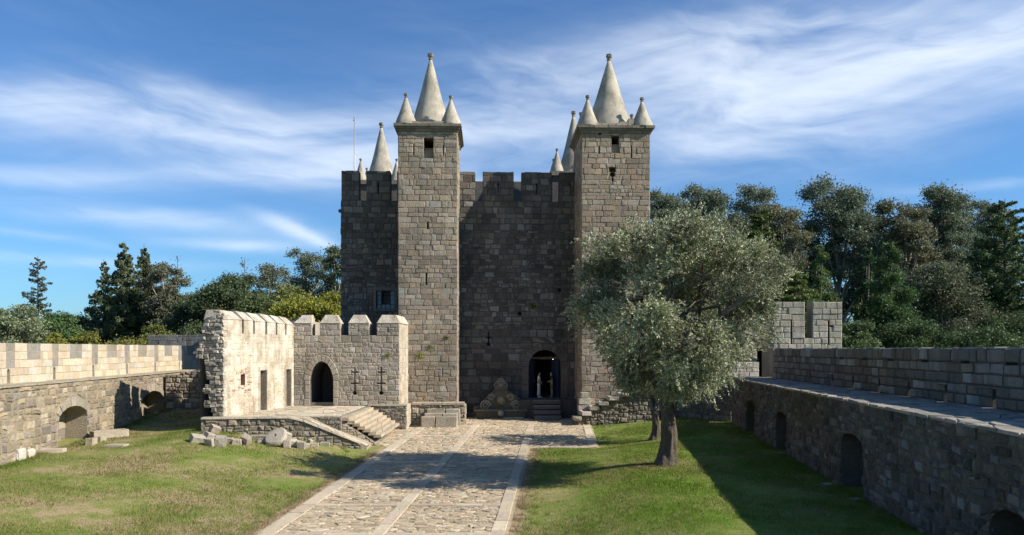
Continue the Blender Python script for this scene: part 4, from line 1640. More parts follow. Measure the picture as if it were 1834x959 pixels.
# ------------------------------------------------------------------ terrace, ramp and side steps before the annex
def terrace():
    root = empty("terrace", (-10.5, 38, 1.3), "raised stone terrace with a sloping ramp in front of the annex", "terrace")
    P = [(-14.4, 34.9), (-9.9, 35.5), (-9.85, 36.4), (-8.3, 36.4), (-8.15, 43.3), (-14.4, 43.3)]
    cs = [(0.50, 0.43, 0.32), (0.46, 0.39, 0.285), (0.54, 0.47, 0.36), (0.43, 0.36, 0.265)]
    mb = MB()
    n = len(P)
    mb.add([(x, y, TZ - 0.03) for x, y in P] + [(x, y, 0.8) for x, y in P], [tuple(range(n))] + [(i, (i + 1) % n, n + (i + 1) % n, n + i) for i in range(n)], (0.3, 0.26, 0.2))
    mb.obj("terrace_fill", M["rubble"], root)

    class TFm:
        n = Vector((0, 0, 1))

        @staticmethod
        def p(a, b, d=0.0):
            return (a, b, TZ - 0.03 + d)
    st = Stones()
    for reg in ([(-14.35, 35.0), (-9.9, 35.6), (-9.87, 36.4), (-14.35, 36.4)], rect(-14.3, -8.5, 36.42, 43.15)):
        ps = voronoi(-14.4, -8.3, 34.7, 43.2, 0.75, 0.62, gap=0.03)
        ps = [inside(p, reg) for p in ps]
        st.face(TFm, [p for p in ps if len(p) > 2 and area(p) > 0.02], cs, proud=0.03, pv=0.008, bev=0.015, back=-0.02, v=0.1)
    st.emit(root, M["paving"], "paving_stone", "far_paving_stones", 150, 6.5)
    # retaining wall, its top following terrace and ramp
    F = Frame((-14.45, 34.75, 0), Vector((-7.2, 35.75, 0)) - Vector((-14.45, 34.75, 0)))
    Lw = (Vector((-7.2, 35.75, 0)) - Vector((-14.45, 34.75, 0))).length
    ax = F.hit(528, 752)[0]

    def top(a):
        return TZ + 0.03 if a < ax else TZ + 0.03 - (TZ - 1.12) * (a - ax) / (Lw - ax)
    gl = lambda a: gz(F.p(a, 0)[0], F.p(a, 0)[1]) - 0.12
    fill = MB()
    N = 12
    for i in range(N):
        q0, q1 = Lw * i / N, Lw * (i + 1) / N
        fill.hexa([F.p(q0, gl(q0), 0), F.p(q1, gl(q1), 0), F.p(q1, gl(q1), -.35), F.p(q0, gl(q0), -.35),
                   F.p(q0, top(q0) - .04, 0), F.p(q1, top(q1) - .04, 0), F.p(q1, top(q1) - .04, -.35), F.p(q0, top(q0) - .04, -.35)], (0.22, 0.19, 0.145))
    fill.obj("retaining_core", M["rubble"], root)
    ps = rubble(0, Lw, 0.7, TZ + 0.02, 0.21, 0.34, gap=0.03, jit=0.24)
    T2 = [(0, 0), (Lw, 0), (Lw, top(Lw)), (ax, top(ax)), (0, TZ + .03)]
    ps = [inside(p, T2) for p in ps]
    st = Stones()
    st.face(F, [p for p in ps if len(p) > 2 and area(p) > 0.01], [(0.30, 0.255, 0.19), (0.36, 0.31, 0.235), (0.25, 0.215, 0.16), (0.40, 0.35, 0.27)], proud=0.035, pv=0.03, bev=0.028, v=0.24, tiltv=0.015, rough=1.0)
    st.emit(root, M["rubble"], "wall_stone", "small_wall_stones", 120, 7)
    a = 0.0
    while a < Lw - 0.1:
        b = min(Lw, a + rng.uniform(0.4, 0.75))
        mb = MB()
        mb.hexa([F.p(a + .01, top(a) - .02, .09), F.p(b - .01, top(b) - .02, .09), F.p(b - .01, top(b) - .02, -.42), F.p(a + .01, top(a) - .02, -.42),
                 F.p(a + .02, top(a) + .06, .06), F.p(b - .02, top(b) + .06, .06), F.p(b - .02, top(b) + .06, -.40), F.p(a + .02, top(a) + .06, -.40)], jc((0.48, 0.42, 0.32), 0.12))
        mb.obj("coping_stone", M["rubble"], root)
        a = b
    # ramp surface of small cobbles
    R0, R1 = -9.85, -6.95
    zr = lambda x: TZ - 0.03 - (TZ - 1.04) * min(1.0, max(0.0, (x - R0) / (R1 - R0)))

    class RF:
        n = Vector((0, 0, 1))

        @staticmethod
        def p(a, b, d=0.0):
            return (a, b, zr(a) + d)
    rm = MB()
    rm.hexa([(R0, 35.45, 0.7), (R1, 35.85, 0.7), (R1, 37.2, 0.7), (R0, 36.45, 0.7), (R0, 35.45, TZ - .03), (R1, 35.85, 1.04), (R1, 37.2, 1.04), (R0, 36.45, TZ - .03)], (0.36, 0.3, 0.22))
    rm.obj("ramp_fill", M["paving"], root)
    ps = voronoi(R0, R1, 34.9, 37.2, 0.34, 0.28, gap=0.03)
    reg = [(R0, 35.5), (R1, 35.9), (R1, 37.15), (-8.3, 36.42), (R0, 36.42)]
    ps = [inside(p, reg) for p in ps]
    st = Stones()
    st.face(RF, [p for p in ps if len(p) > 2 and area(p) > 0.01], cs, proud=0.035, pv=0.012, bev=0.02, back=-0.03)
    st.emit(root, M["paving"], "ramp_cobble", "small_cobbles", 80, 6)
    # long shallow steps descending to the path
    for i in range(7):
        x = -8.32 + 0.235 * i
        z = TZ - 0.03 - 0.152 * (i + 0.35)
        ya, yb = 36.42 + 0.13 * i, 43.0 + 0.1 * i
        cuts = sorted([ya, yb] + [ya + (yb - ya) * k + rng.uniform(-.4, .4) for k in (0.25, 0.5, 0.75)])
        for c0, c1 in zip(cuts[:-1], cuts[1:]):
            rough_block(MB(), (x + 0.20 + rng.uniform(-.02, .02), (c0 + c1) / 2, z - 0.16 + rng.uniform(-.012, .012)), (0.40, c1 - c0 - 0.03, 0.17), rng.uniform(-.01, .01), jc((0.43, 0.36, 0.26), 0.12), 0.02, 0.12, i * 31 + int(c0 * 9)).obj("step_slab", M["paving"], root)
    MB().hexa([(-8.3, 36.5, 0.8), (-6.75, 37.1, 0.8), (-6.75, 43.3, 0.8), (-8.3, 43.1, 0.8), (-8.3, 36.5, TZ - .19), (-6.75, 37.1, 0.98), (-6.75, 43.3, 1.08), (-8.3, 43.1, TZ - .19)], (0.2, 0.17, 0.13)).obj("step_fill", M["rubble"], root)
    # stone facing of the terrace edge above the ramp
    D_ = Frame((-9.86, 36.395, 0), (1, 0, 0))
    st = Stones()
    st.face(D_, [p for p in (inside(q, [(0, TZ - .2), (1.56, 1.3), (1.56, TZ - .03), (0, TZ - .03)]) for q in voronoi(0, 1.56, 1.2, TZ - .03, 0.3, 0.2, gap=0.03)) if len(p) > 2 and area(p) > .005], [(0.22, 0.19, 0.15), (0.27, 0.235, 0.185)], proud=0.03, pv=0.02, rough=1.0)
    st.emit(root, M["rubble"], "edge_stone", "small_edge_stones", 20, 7)
    D2 = Frame((-8.3, 36.495, 0), (1.55, 0.6, 0))
    st = Stones()
    st.face(D2, [p for p in (inside(q, [(0, 1.0), (1.66, 0.9), (1.66, 1.0), (0, TZ - .2)]) for q in rubble(0, 1.66, 0.9, TZ - .2, 0.17, 0.28, gap=0.025)) if len(p) > 2 and area(p) > .004], [(0.30, 0.26, 0.2), (0.36, 0.31, 0.24)], proud=0.025, pv=0.015, rough=1.0)
    st.emit(root, M["rubble"], "edge_stone", "small_step_side_stones", 30, 6)
    # cheek wall at the far end of the steps, its shaded front painted dark
    C = Frame((-8.25, 43.18, 0), (1, 0.02, 0))
    Lc = 2.15
    MB().fbox(C, 0.0, Lc, 0.9, TZ - 0.01, -0.6, 0, (0.3, 0.26, 0.2)).obj("cheek_core", M["rubble"], root)
    st = Stones()
    st.face(C, rubble(0, Lc, 0.95, TZ, 0.2, 0.32, gap=0.03), [(0.2, 0.175, 0.14), (0.25, 0.215, 0.17), (0.17, 0.15, 0.125)], proud=0.04, pv=0.03, bev=0.03, v=0.2, rough=1.0)
    st.emit(root, M["rubble"], "cheek_stone", "small_cheek_stones", 60, 7)
    MB().fbox(C, -0.05, Lc + .06, TZ - 0.005, TZ + 0.09, -0.62, 0.07, (0.5, 0.44, 0.34)).obj("cheek_coping", M["paving"], root)
    CR = Frame(C.p(Lc, 0, 0), (-0.02, 1, 0))
    st = Stones()
    st.face(CR, coursed(0, 2.2, 0.95, TZ, 0.36, 0.5), [(0.55, 0.48, 0.37)], proud=0.03)  # sunlit side painted paler than the front stones
    st.emit(root, M["rubble"], "cheek_stone", "cheek_side_stones", 10, 7)
    MB().fbox(CR, 0.01, 2.2, 0.9, TZ - 0.012, -0.6, 0.0, (0.4, 0.35, 0.27)).obj("cheek_core", M["rubble"], root)
    # kerb blocks where ramp meets lawn
    for px, py, w, h in ((668, 798, 0.62, 0.2), (655, 790, 0.4, 0.3)):
        q = gnd(px, py)
        rough_block(MB(), (q.x, q.y, q.z - .03), (w, 0.45, h), 0.2, jc((0.48, 0.42, 0.32)), 0.03, 0.1, px).obj("kerb_block", M["rubble"], root)


terrace()


# ------------------------------------------------------------------ left curtain wall
LW_C = [(0.33, 0.26, 0.17), (0.27, 0.215, 0.145), (0.38, 0.305, 0.205), (0.22, 0.185, 0.145), (0.30, 0.25, 0.185), (0.44, 0.365, 0.265), (0.24, 0.205, 0.17)]
PAR_C = [(0.51, 0.43, 0.305), (0.54, 0.46, 0.34), (0.48, 0.39, 0.27), (0.52, 0.465, 0.38), (0.56, 0.485, 0.365), (0.45, 0.385, 0.30)]
GREYC = [(0.25, 0.235, 0.21), (0.22, 0.21, 0.185), (0.27, 0.235, 0.185)]


def left_wall():
    u = Vector((-0.114, 1, 0)).normalized()
    ya = 12.0
    F = Frame((-15.42 - 0.114 * ya, ya, 0), u)
    LEN = (56.5 - ya) * math.sqrt(1 + 0.114 ** 2)
    zl, zt = 4.25, 5.91
    root = empty("curtain_wall", F.p(LEN * 0.5, 1.4, 0), "sunlit curtain wall of pale parapet blocks above brown rubble with arched niches", "wall")
    holes = []
    rings = []
    a0, t = F.hit(104, 732); a1, b = F.hit(156, 800)
    zb = gz(F.p(a0, 0)[0], F.p(a0, 0)[1]) - 0.1
    h1 = round_arch(a0, a1, zb, t, 10, 0.55)
    holes.append(h1); rings.append((a0, a1, t, 0.55))
    a0, t = F.hit(251, 704); a1, b = F.hit(294, 760)
    h2 = round_arch(a0, a1, zb, t, 10, 0.8)
    holes.append(h2); rings.append((a0, a1, t, 0.8))
    mort = (0.33, 0.275, 0.195)
    mb = MB()
    ps = [rect(0, LEN, 0.2, zl)]
    for h in holes:
        ps = minus(ps, h)
    core(mb, F, ps, mort)
    for h in holes:
        tunnel(mb, F, h, 0.95, mort)
    mb.add([F.p(0, zl, 0.0), F.p(LEN, zl, 0.0), F.p(LEN, zl, -1.0), F.p(0, zl, -1.0)], [(0, 1, 2, 3)], (0.42, 0.37, 0.28))
    mb.obj("lower_wall", M["rubble"], root)
    st = Stones()
    ps = rubble(6, LEN, 0.9, zl - 0.22, 0.31, 0.46, gap=0.03) + coursed(6, LEN, zl - 0.22, zl - 0.01, 0.21, 0.7, gap=0.02, jit=0.02)
    for (q0, q1, t, rise), h in zip(rings, holes):
        ps = minus(ps, h, 0.008, 0.004)
        ps = minus(ps, [(q0 - .05, t - rise), (q1 + .05, t - rise), (q1 + .3, t - rise * .2 + .1), ((q0 + q1) / 2 + .5, t + .42), ((q0 + q1) / 2 - .5, t + .42), (q0 - .3, t - rise * .2 + .1)], 0.008, 0.004)
    st.face(F, ps, LW_C, proud=0.032, pv=0.024, bev=0.04, v=0.2, tiltv=0.018, rough=1.0)
    # stones lining the back of each niche
    for h in holes:
        q0, q1 = min(p[0] for p in h), max(p[0] for p in h)
        bk = [inside(p, h) for p in coursed(q0, q1, zb, max(p[1] for p in h), 0.32, 0.55, gap=0.03)]
        st.face(F.back(-0.95), [p for p in bk if len(p) > 2], LW_C, proud=0.03)
    st.emit(root, M["rubble"], "stone", "small_stones", 300, 7.5)
    for q0, q1, t, rise in rings:
        w, c = (q1 - q0) / 2, (q0 + q1) / 2
        n = 9
        for i in range(n):
            t0, t1 = math.pi * i / n + .02, math.pi * (i + 1) / n - .02
            f = lambda tt, o: (c + (w + o * .6) * math.cos(tt), t - rise + (rise + o) * math.sin(tt))
            s1 = Stones()
            s1.face(F, [[f(t0, 0), f(t0, .4), f(t1, .4), f(t1, 0)]], [(0.32, 0.275, 0.215), (0.37, 0.32, 0.25)], proud=0.05, pv=0.01)
            s1.emit(root, M["rubble"], "voussoir", "x", 1, 0)
    # parapet with blocked crenels in grey stone and small arrow slots
    G = F.back(-0.95)
    slots = []
    for px in (8, 55 * 0 + 55, 96, 167, 227, 278, 321):
        pass
    for px in (14.5, 55.3, 96.7, 166.5, 227, 277.5, 321):
        a, b = G.hit(px, 680)
        if px == 55.3:
            continue
        slots.append(a)
    sl = [round_arch(a - 0.12, a + 0.12, zl + 0.07, zl + 0.66, 4) for a in slots]
    grey = []
    for p0, p1, rows in ((10, 26, 3), (48, 72, 2), (93, 104, 3), (124.5, 146, 2), (164, 175, 3), (191.5, 209, 2), (222.5, 232, 3), (247, 262.5, 2), (276, 283, 3), (294, 308, 2), (319, 326, 3), (335, 348, 2)):
        q0, _ = G.hit(p0, 640)
        q1, _ = G.hit(p1, 640)
        grey.append((q0, q1, zt - (0.34 * rows)))
    pb = MB()
    ps = [rect(0, LEN, zl + 0.003, zt - 0.01)]
    for h in sl:
        ps = minus(ps, h)
    core(pb, G, ps, (0.55, 0.47, 0.345))
    for h in sl:
        tunnel(pb, G, h, 0.5, (0.4, 0.35, 0.27))
    pb.add([G.p(0, zt - .01, 0), G.p(LEN, zt - .01, 0), G.p(LEN, zt - .01, -.8), G.p(0, zt - .01, -.8)], [(0, 1, 2, 3)], (0.5, 0.44, 0.33))
    core(pb, G, [rect(0, LEN, 0.0, zt - .01)], (0.4, 0.35, 0.27), -0.8)
    po = pb.obj("parapet", M["parapet"], root)
    st = Stones()
    rows = [zl + 0.01, zl + 0.36, zl + 0.66, zl + 0.98, zl + 1.32, zt]
    gp = []
    for k in range(5):
        b0, b1 = rows[k], rows[k + 1]
        a = 6.0
        while a < LEN - 0.05:
            w = rng.uniform(0.32, 0.95)
            a2 = min(LEN, a + w)
            up = rng.uniform(-.03, .02) if k == 4 else 0.0
            p = rect(a + .009, a2 - .009, b0 + .008, b1 - .008 + up)
            pl = [p]
            for h in sl:
                pl = minus(pl, h, 0.004, 0.003)
            for g0_, g1_, gb in grey:
                if b0 > gb - 0.12:
                    pl = minus(pl, rect(g0_, g1_, gb - .1, zt + 1), 0.006, 0.006)
            gp += pl
            a = a2
    st.face(G, gp, PAR_C, proud=0.024, pv=0.006, bev=0.012, v=0.1, tiltv=0.001)
    for g0_, g1_, gb in grey:
        for k in range(5):
            if rows[k] > gb - 0.12:
                cutn = 1 if g1_ - g0_ < 0.6 else 2
                for c in range(cutn):
                    st.face(G, [rect(g0_ + (g1_ - g0_) * c / cutn + .006, g0_ + (g1_ - g0_) * (c + 1) / cutn - .006, rows[k] + .006, rows[k + 1] - .006)], GREYC, proud=0.012, pv=0.002, bev=0.006, v=0.1, tiltv=0.0)
    st.emit(po, M["parapet"], "block", "small_blocks", 300, 7.5)
    # ledge slabs
    a = 6.0
    while a < LEN - .05:
        a2 = min(LEN, a + rng.uniform(0.8, 1.6))
        MB().fbox(F, a + .008, a2 - .008, zl + .002, zl + .05 + rng.uniform(0, .02), -0.94, 0.07 + rng.uniform(-.03, .03), jc((0.40, 0.35, 0.26), 0.15)).obj("ledge_slab", M["rubble"], root)
        a = a2
    # the bend at the far end, ragged where the ruined annex cross wall met it
    K = [Vector(F.p(LEN, 0, 0)), Vector((-11.6, 57.4, 0))]
    for i in range(1):
        H = Frame(K[i], K[i + 1] - K[i])
        L = (K[i + 1] - K[i]).length
        s2 = Stones()
        MB().fbox(H, 0, L, 0.5, zl + .3, -0.9, 0, (0.24, 0.205, 0.155)).obj("cross_wall", M["rubble"], root)
        MB().fbox(H, 0, L, zl + .303, zt + 0.1, -1.6, -0.9, (0.4, 0.35, 0.27)).obj("cross_parapet", M["parapet"], root)
        s2.face(H, rubble(0, L, 1.2, zl + .28, 0.3, 0.46, gap=0.03), LW_C, proud=0.04, pv=0.03, bev=0.04)
        s2.emit(root, M["rubble"], "cross_wall_stone", "small_cross_stones", 40, 8)
    # ruined cross wall from the curtain wall to the back of the limewashed wall
    H = Frame((-20.25, 43.7, 0), (1, 0.03, 0))
    prof = [(0.0, 4.22), (0.5, 4.18), (0.9, 4.35), (1.3, 4.3), (1.6, 4.55), (2.0, 4.6), (2.3, 4.95), (2.65, 4.9), (2.95, 5.3), (3.3, 5.75), (3.7, 5.6), (4.1, 5.85), (4.6, 5.7), (5.3, 6.0)]
    rag, s2 = MB(), Stones()
    for (p, q) in zip(prof[:-1], prof[1:]):
        rag.hexa([H.p(p[0], 1.2, -.04), H.p(q[0], 1.2, -.04), H.p(q[0], 1.2, -.9), H.p(p[0], 1.2, -.9),
                  H.p(p[0], p[1] - .12, -.04), H.p(q[0], q[1] - .12, -.04), H.p(q[0], q[1] - .12, -.9), H.p(p[0], p[1] - .12, -.9)], jc((0.24, 0.205, 0.16)))
    ps = []
    for p in rubble(0, 5.3, 1.3, 6.1, 0.26, 0.4, gap=0.025):
        ca, cb = sum(x for x, _ in p) / len(p), sum(y for _, y in p) / len(p)
        t = next((u[1] + (v[1] - u[1]) * (ca - u[0]) / (v[0] - u[0]) for u, v in zip(prof[:-1], prof[1:]) if u[0] <= ca <= v[0]), 4.0)
        if cb < t:
            ps.append(p)
    s2.face(H, ps, LW_C, proud=0.03, pv=0.04, bev=0.03, back=-0.4, v=0.2, rough=1.0)
    rag.obj("ruined_cross_wall", M["rubble"], root)
    s2.emit(root, M["rubble"], "ruin_stone", "small_ruin_stones", 120, 7.5)
    return F


LF = left_wall()


def bastion():
    Y = 58.0
    x0, x1 = (265 - CX) / FPX * Y, (385 - CX) / FPX * Y
    F = Frame((x0, Y, 0), (1, 0.0, 0))
    zt = CAMZ + 26 / FPX * Y
    L = x1 - x0
    r = empty("bastion_parapet", (x0 + L / 2, Y, 0.6), "dark shaded parapet wall beyond the pale curtain wall", "wall")
    MB().fbox(F, 0, L, 0.5, zt - 0.02, -0.8, 0, (0.2, 0.185, 0.16)).obj("core", M["rparapet"], r)
    st = Stones()
    st.face(F, coursed(0, L, zt - 1.5, zt, 0.36, 0.5), [(0.2, 0.19, 0.175), (0.25, 0.235, 0.21), (0.17, 0.16, 0.15)], proud=0.02, pv=0.008)
    st.emit(r, M["rparapet"], "block", "small_blocks", 60, 8)


bastion()


# ------------------------------------------------------------------ right curtain wall with its wall walk
def right_wall():
    zw, zt = 4.05, 5.70
    dirv = Vector((0.1, 1, 0)).normalized()
    yf, yn = 43.2, 10.0
    F = Frame((8.35 + 0.1 * yf, yf, 0), -dirv)       # face to the lawn; a=0 at the far end
    LEN = (yf - yn) / dirv.y
    root = empty("curtain_wall", F.p(LEN * 0.4, 1.2, 0), "shaded curtain wall with wall walk and grey block parapet beside the olive tree", "wall")
    holes, rings = [], []
    for p0, p1, yt, rise in ((1337, 1352, 718, 0.25), (1390, 1409, 738, 0.3), (1506, 1546, 778, 0.35), (1772, 1860, 917, 0.5)):
        a0, t = F.hit(p0, yt); a1, _ = F.hit(p1, yt)
        _, t = F.hit((p0 + p1) / 2, yt)
        q = F.p((a0 + a1) / 2, 0)
        holes.append(round_arch(a0, a1, gz(q[0], q[1]) - 0.1, t, 8, rise))
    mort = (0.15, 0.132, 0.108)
    mb = MB()
    ps = [rect(0, LEN, 0.2, zw)]
    for h in holes:
        ps = minus(ps, h)
    core(mb, F, ps, mort)
    for h in holes:
        tunnel(mb, F, h, 1.0, mort)
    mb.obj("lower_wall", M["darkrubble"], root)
    st = Stones()
    ps = rubble(0, LEN - 4.0, 0.8, zw - 0.02, 0.25, 0.34, gap=0.03)
    for h in holes:
        ps = minus(ps, h, 0.008, 0.004)
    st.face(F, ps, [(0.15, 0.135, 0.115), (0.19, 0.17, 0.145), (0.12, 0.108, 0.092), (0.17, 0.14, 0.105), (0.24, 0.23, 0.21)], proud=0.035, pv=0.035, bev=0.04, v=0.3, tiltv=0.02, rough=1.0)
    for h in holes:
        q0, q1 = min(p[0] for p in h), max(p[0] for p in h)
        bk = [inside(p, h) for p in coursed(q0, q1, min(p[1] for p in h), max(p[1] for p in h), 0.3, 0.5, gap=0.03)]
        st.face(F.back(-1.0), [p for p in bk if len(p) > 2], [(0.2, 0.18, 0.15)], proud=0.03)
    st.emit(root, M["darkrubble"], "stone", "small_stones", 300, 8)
    # parapet line
    pd = Vector((0.075, 1, 0)).normalized()
    yf2 = 42.2
    G = Frame((11.6 + 0.075 * yf2, yf2, 0), -pd)
    LG = (yf2 - yn) / pd.y
    # wall walk: fill plus flagstones
    A, B = Vector(F.p(0, 0)), Vector(F.p(LEN, 0))
    C, D = Vector((11.6 + 0.075 * yf + .3, yf, 0)), Vector(G.p(LG, 0, -.3))
    wk = MB()
    wk.add([(p.x, p.y, zw - 0.035) for p in (A, B, D, C)], [(0, 1, 2, 3)], (0.2, 0.175, 0.14))
    wo = wk.obj("wall_walk", M["rparapet"], root)

    class WF:
        n = Vector((0, 0, 1))

        @staticmethod
        def p(a, b, d=0.0):
            y = b
            xi, xo = 8.35 + 0.1 * y - 0.07, 11.6 + 0.075 * y - 0.003
            return (xi + (xo - xi) * a / 2.4, y, zw - 0.03 + d)
    st = Stones()
    st.face(WF, voronoi(0, 2.4, 13.0, yf, 0.6, 0.7, gap=0.03), [(0.30, 0.27, 0.225), (0.35, 0.315, 0.26), (0.26, 0.235, 0.2)], proud=0.035, pv=0.012, bev=0.02, back=-0.04, v=0.15)
    st.emit(wo, M["rparapet"], "flagstone", "small_flagstones", 150, 7)
    # parapet core with loophole gaps at its foot
    lo = []
    for px, w in ((1443 + 8, .12), (1492, .13), (1529, .14), (1575, .14), (1629, .15), (1695, .16), (1781, .17)):
        a, _ = G.hit(px, 700)
        lo.append((a, w))
    lo = sorted(lo)
    T = 0.45
    pb = MB()
    zl = zw + 0.52
    prev = 0.0
    for a, w in lo:
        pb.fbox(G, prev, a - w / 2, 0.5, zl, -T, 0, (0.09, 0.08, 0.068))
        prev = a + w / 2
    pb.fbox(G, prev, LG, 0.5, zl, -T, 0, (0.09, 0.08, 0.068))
    # upper part with narrow sight slits under the top course
    sl = []
    for px, w in ((1508, .42), (1549, .4), (1595, .42), (1656, .45), (1728, .5), (1812, .55)):
        a, _ = G.hit(px, 640)
        sl.append((a, w))
    zs0, zs1 = zt - 0.45, zt - 0.385
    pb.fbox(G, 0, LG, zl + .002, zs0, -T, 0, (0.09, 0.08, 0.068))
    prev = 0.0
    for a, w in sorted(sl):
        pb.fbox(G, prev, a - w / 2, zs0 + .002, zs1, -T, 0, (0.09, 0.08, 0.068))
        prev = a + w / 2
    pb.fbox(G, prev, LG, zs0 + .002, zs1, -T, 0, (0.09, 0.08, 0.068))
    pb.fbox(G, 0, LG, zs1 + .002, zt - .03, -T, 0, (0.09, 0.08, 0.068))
    po = pb.obj("parapet", M["rparapet"], root)
    st = Stones()
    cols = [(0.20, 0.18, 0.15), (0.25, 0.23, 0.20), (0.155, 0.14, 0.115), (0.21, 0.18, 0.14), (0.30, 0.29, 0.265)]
    rows = [zw + .0, zw + .28, zw + .52, zw + .86, zs0, zs1, zt]
    hh = [rect(a - w / 2, a + w / 2, zw - .1, zl) for a, w in lo] + [rect(a - w / 2, a + w / 2, zs0 - .005, zs1 + .005) for a, w in sl]
    gp = []
    for b0, b1 in ((zw, zw + .3), (zw + .3, zw + .6), (zw + .6, zw + .92), (zw + .92, zs0 + .03), (zs0 + .03, zt)):
        a = 0.0
        while a < LG - 3:
            a2 = a + rng.uniform(0.35, 0.95)
            j = lambda: rng.uniform(-.012, .012)
            up = rng.uniform(-.03, .035) if b1 == zt else 0
            p = [(a + .018 + j(), b0 + .018 + j()), (a2 - .018 + j(), b0 + .018 + j()), (a2 - .018 + j(), b1 - .016 + up + j()), (a + .018 + j(), b1 - .016 + up + j())]
            pl = [p]
            for h in hh:
                pl = minus(pl, h, 0.004, 0.003)
            gp += pl
            a = a2
    st.face(G, gp, cols, proud=0.04, pv=0.02, bev=0.03, back=-0.08, v=0.24, tiltv=0.012, rough=0.4)
    st.emit(po, M["rparapet"], "block", "small_blocks", 300, 8)
    a = 0.0
    while a < LG - 3:
        a2 = a + rng.uniform(0.5, 1.0)
        MB().fbox(G, a + .008, a2 - .008, zt - .026, zt + rng.uniform(-.01, .035), -T - .03, -0.082, jc((0.42, 0.39, 0.33), 0.15)).obj("coping_stone", M["rparapet"], root)
        a = a2
    # cross wall closing the lawn behind the olive tree
    H = Frame((8.7, 47.3, 0), Vector((12.8, 43.6, 0)) - Vector((8.7, 47.3, 0)))
    L = (Vector((12.8, 43.6, 0)) - Vector((8.7, 47.3, 0))).length
    MB().fbox(H, 0, L, 0.6, zw, -1.4, 0, (0.15, 0.132, 0.108)).obj("cross_wall", M["darkrubble"], root)
    s2 = Stones()
    s2.face(H, rubble(0, L, 0.9, zw, 0.28, 0.4, gap=0.03), [(0.2, 0.18, 0.15), (0.16, 0.145, 0.12), (0.26, 0.24, 0.2)], proud=0.05, pv=0.04, bev=0.045, v=0.2)
    s2.emit(root, M["darkrubble"], "cross_wall_stone", "small_cross_stones", 60, 8)
    return F


RF_ = right_wall()


def turret():
    """battlemented stretch of outer wall standing above the far end of the wall walk"""
    Y = 46.0
    x0, x1 = (1385 - CX) / FPX * Y, (1508 - CX) / FPX * Y
    F = Frame((x0, Y, 0), (1, 0.0, 0))
    w = x1 - x0
    zt = F.hit(1450, 541)[1]
    r = empty("corner_turret", (x0 + w / 2, Y + 1, 1.0), "sunlit corner turret of grey blocks with a notched battlement above the wall walk", "turret")
    n0, nb = F.hit(1441, 606); n1, _ = F.hit(1455, 606)
    crosses = []
    for px, y0, y1, ay in ((1417, 573, 617, None), (1483.5, 574, 618, 585)):
        a, t = F.hit(px, y0); _, b = F.hit(px, y1)
        crosses.append(slit(a, b, t, 0.1))
        if ay:
            _, c = F.hit(px, ay)
            crosses.append(rect(a + 0.051, a + 0.3, c - .04, c + .04))
    a, b = F.hit(1450, 606.5)
    mort = (0.3, 0.27, 0.23)
    T = 0.9
    mb = MB()
    ps = [rect(0, w, 0.9, nb), rect(0, n0, nb, zt), rect(n1, w, nb, zt)]
    for h in crosses:
        ps = minus(ps, h)
    core(mb, F, ps, mort)
    for h in crosses:
        tunnel(mb, F, h, 0.6, mort)
    for q0, q1 in ((0, n0), (n1, w)):
        mb.fbox(F, q0 + .001, q1 - .001, nb, zt - .02, -T, -0.61, mort)
        mb.add([F.p(q0, nb, 0), F.p(q0, zt, 0), F.p(q0, zt, -T), F.p(q0, nb, -T), F.p(q1, nb, 0), F.p(q1, zt, 0), F.p(q1, zt, -T), F.p(q1, nb, -T)], [(0, 1, 2, 3), (4, 5, 6, 7), (1, 5, 6, 2)], mort)
    mb.fbox(F, 0.001, w - .001, 0.9, nb - .02, -T - 1.2, -0.61, mort)
    mb.add([F.p(0, nb, 0), F.p(w, nb, 0), F.p(w, nb, -T), F.p(0, nb, -T)], [(0, 1, 2, 3)], mort)
    for a_ in (0, w):
        mb.add([F.p(a_, 0.9, 0), F.p(a_, nb, 0), F.p(a_, nb, -T - 1.2), F.p(a_, 0.9, -T - 1.2)], [(0, 1, 2, 3)], mort)
    mb.obj("wall_core", M["rparapet"], r)
    st = Stones()
    ps = []
    for reg in ((0, w, 3.9, nb), (0, n0, nb, zt), (n1, w, nb, zt)):
        ps += coursed(*reg, 0.37, 0.72, gap=0.026, jit=0.012, hv=0.12)
    for h in crosses:
        ps = minus(ps, h, 0.005, 0.004)
    TC = [(0.44, 0.39, 0.325), (0.48, 0.43, 0.36), (0.40, 0.355, 0.295), (0.46, 0.40, 0.325)]
    st.face(F, ps, TC, proud=0.045, pv=0.02, bev=0.028, v=0.12)
    st.emit(r, M["rparapet"], "block", "small_blocks", 120, 8)
    # lower return running back towards the keep, with a dark doorway to the wall walk
    H = Frame((14.9, 48.6, 0), (1, -0.05, 0))
    L = 2.2
    dd = rect(1.0, 1.55, 3.9, 5.75)
    mb = MB()
    ps = minus([rect(0, L, 0.8, 8.4)], dd)
    core(mb, H, ps, mort)
    tunnel(mb, H, dd, 1.2, (0.1, 0.09, 0.08))
    mb.add([H.p(0, 0.8, 0), H.p(0, 8.4, 0), H.p(0, 8.4, -1.3), H.p(0, 0.8, -1.3)], [(0, 1, 2, 3)], mort)
    mb.obj("return_wall", M["rparapet"], r)
    st = Stones()
    st.face(H, minus(coursed(0, L, 3.2, 8.4, 0.38, 0.6), dd, 0.005, 0.004), TC, proud=0.04, pv=0.02)
    st.emit(r, M["rparapet"], "return_block", "small_return_blocks", 40, 8)
    # small landing wall of stones left of the doorway
    H2 = Frame((12.9, 44.6, 0), (1, 0.12, 0))
    MB().fbox(H2, 0, 1.9, 3.0, 4.9, -0.8, 0, mort).obj("landing_wall", M["rparapet"], r)
    st = Stones()
    st.face(H2, coursed(0, 1.9, 4.0, 4.9, 0.3, 0.45), TC, proud=0.04)
    st.emit(r, M["rparapet"], "landing_stone", "small_landing_stones", 20, 8)


turret()


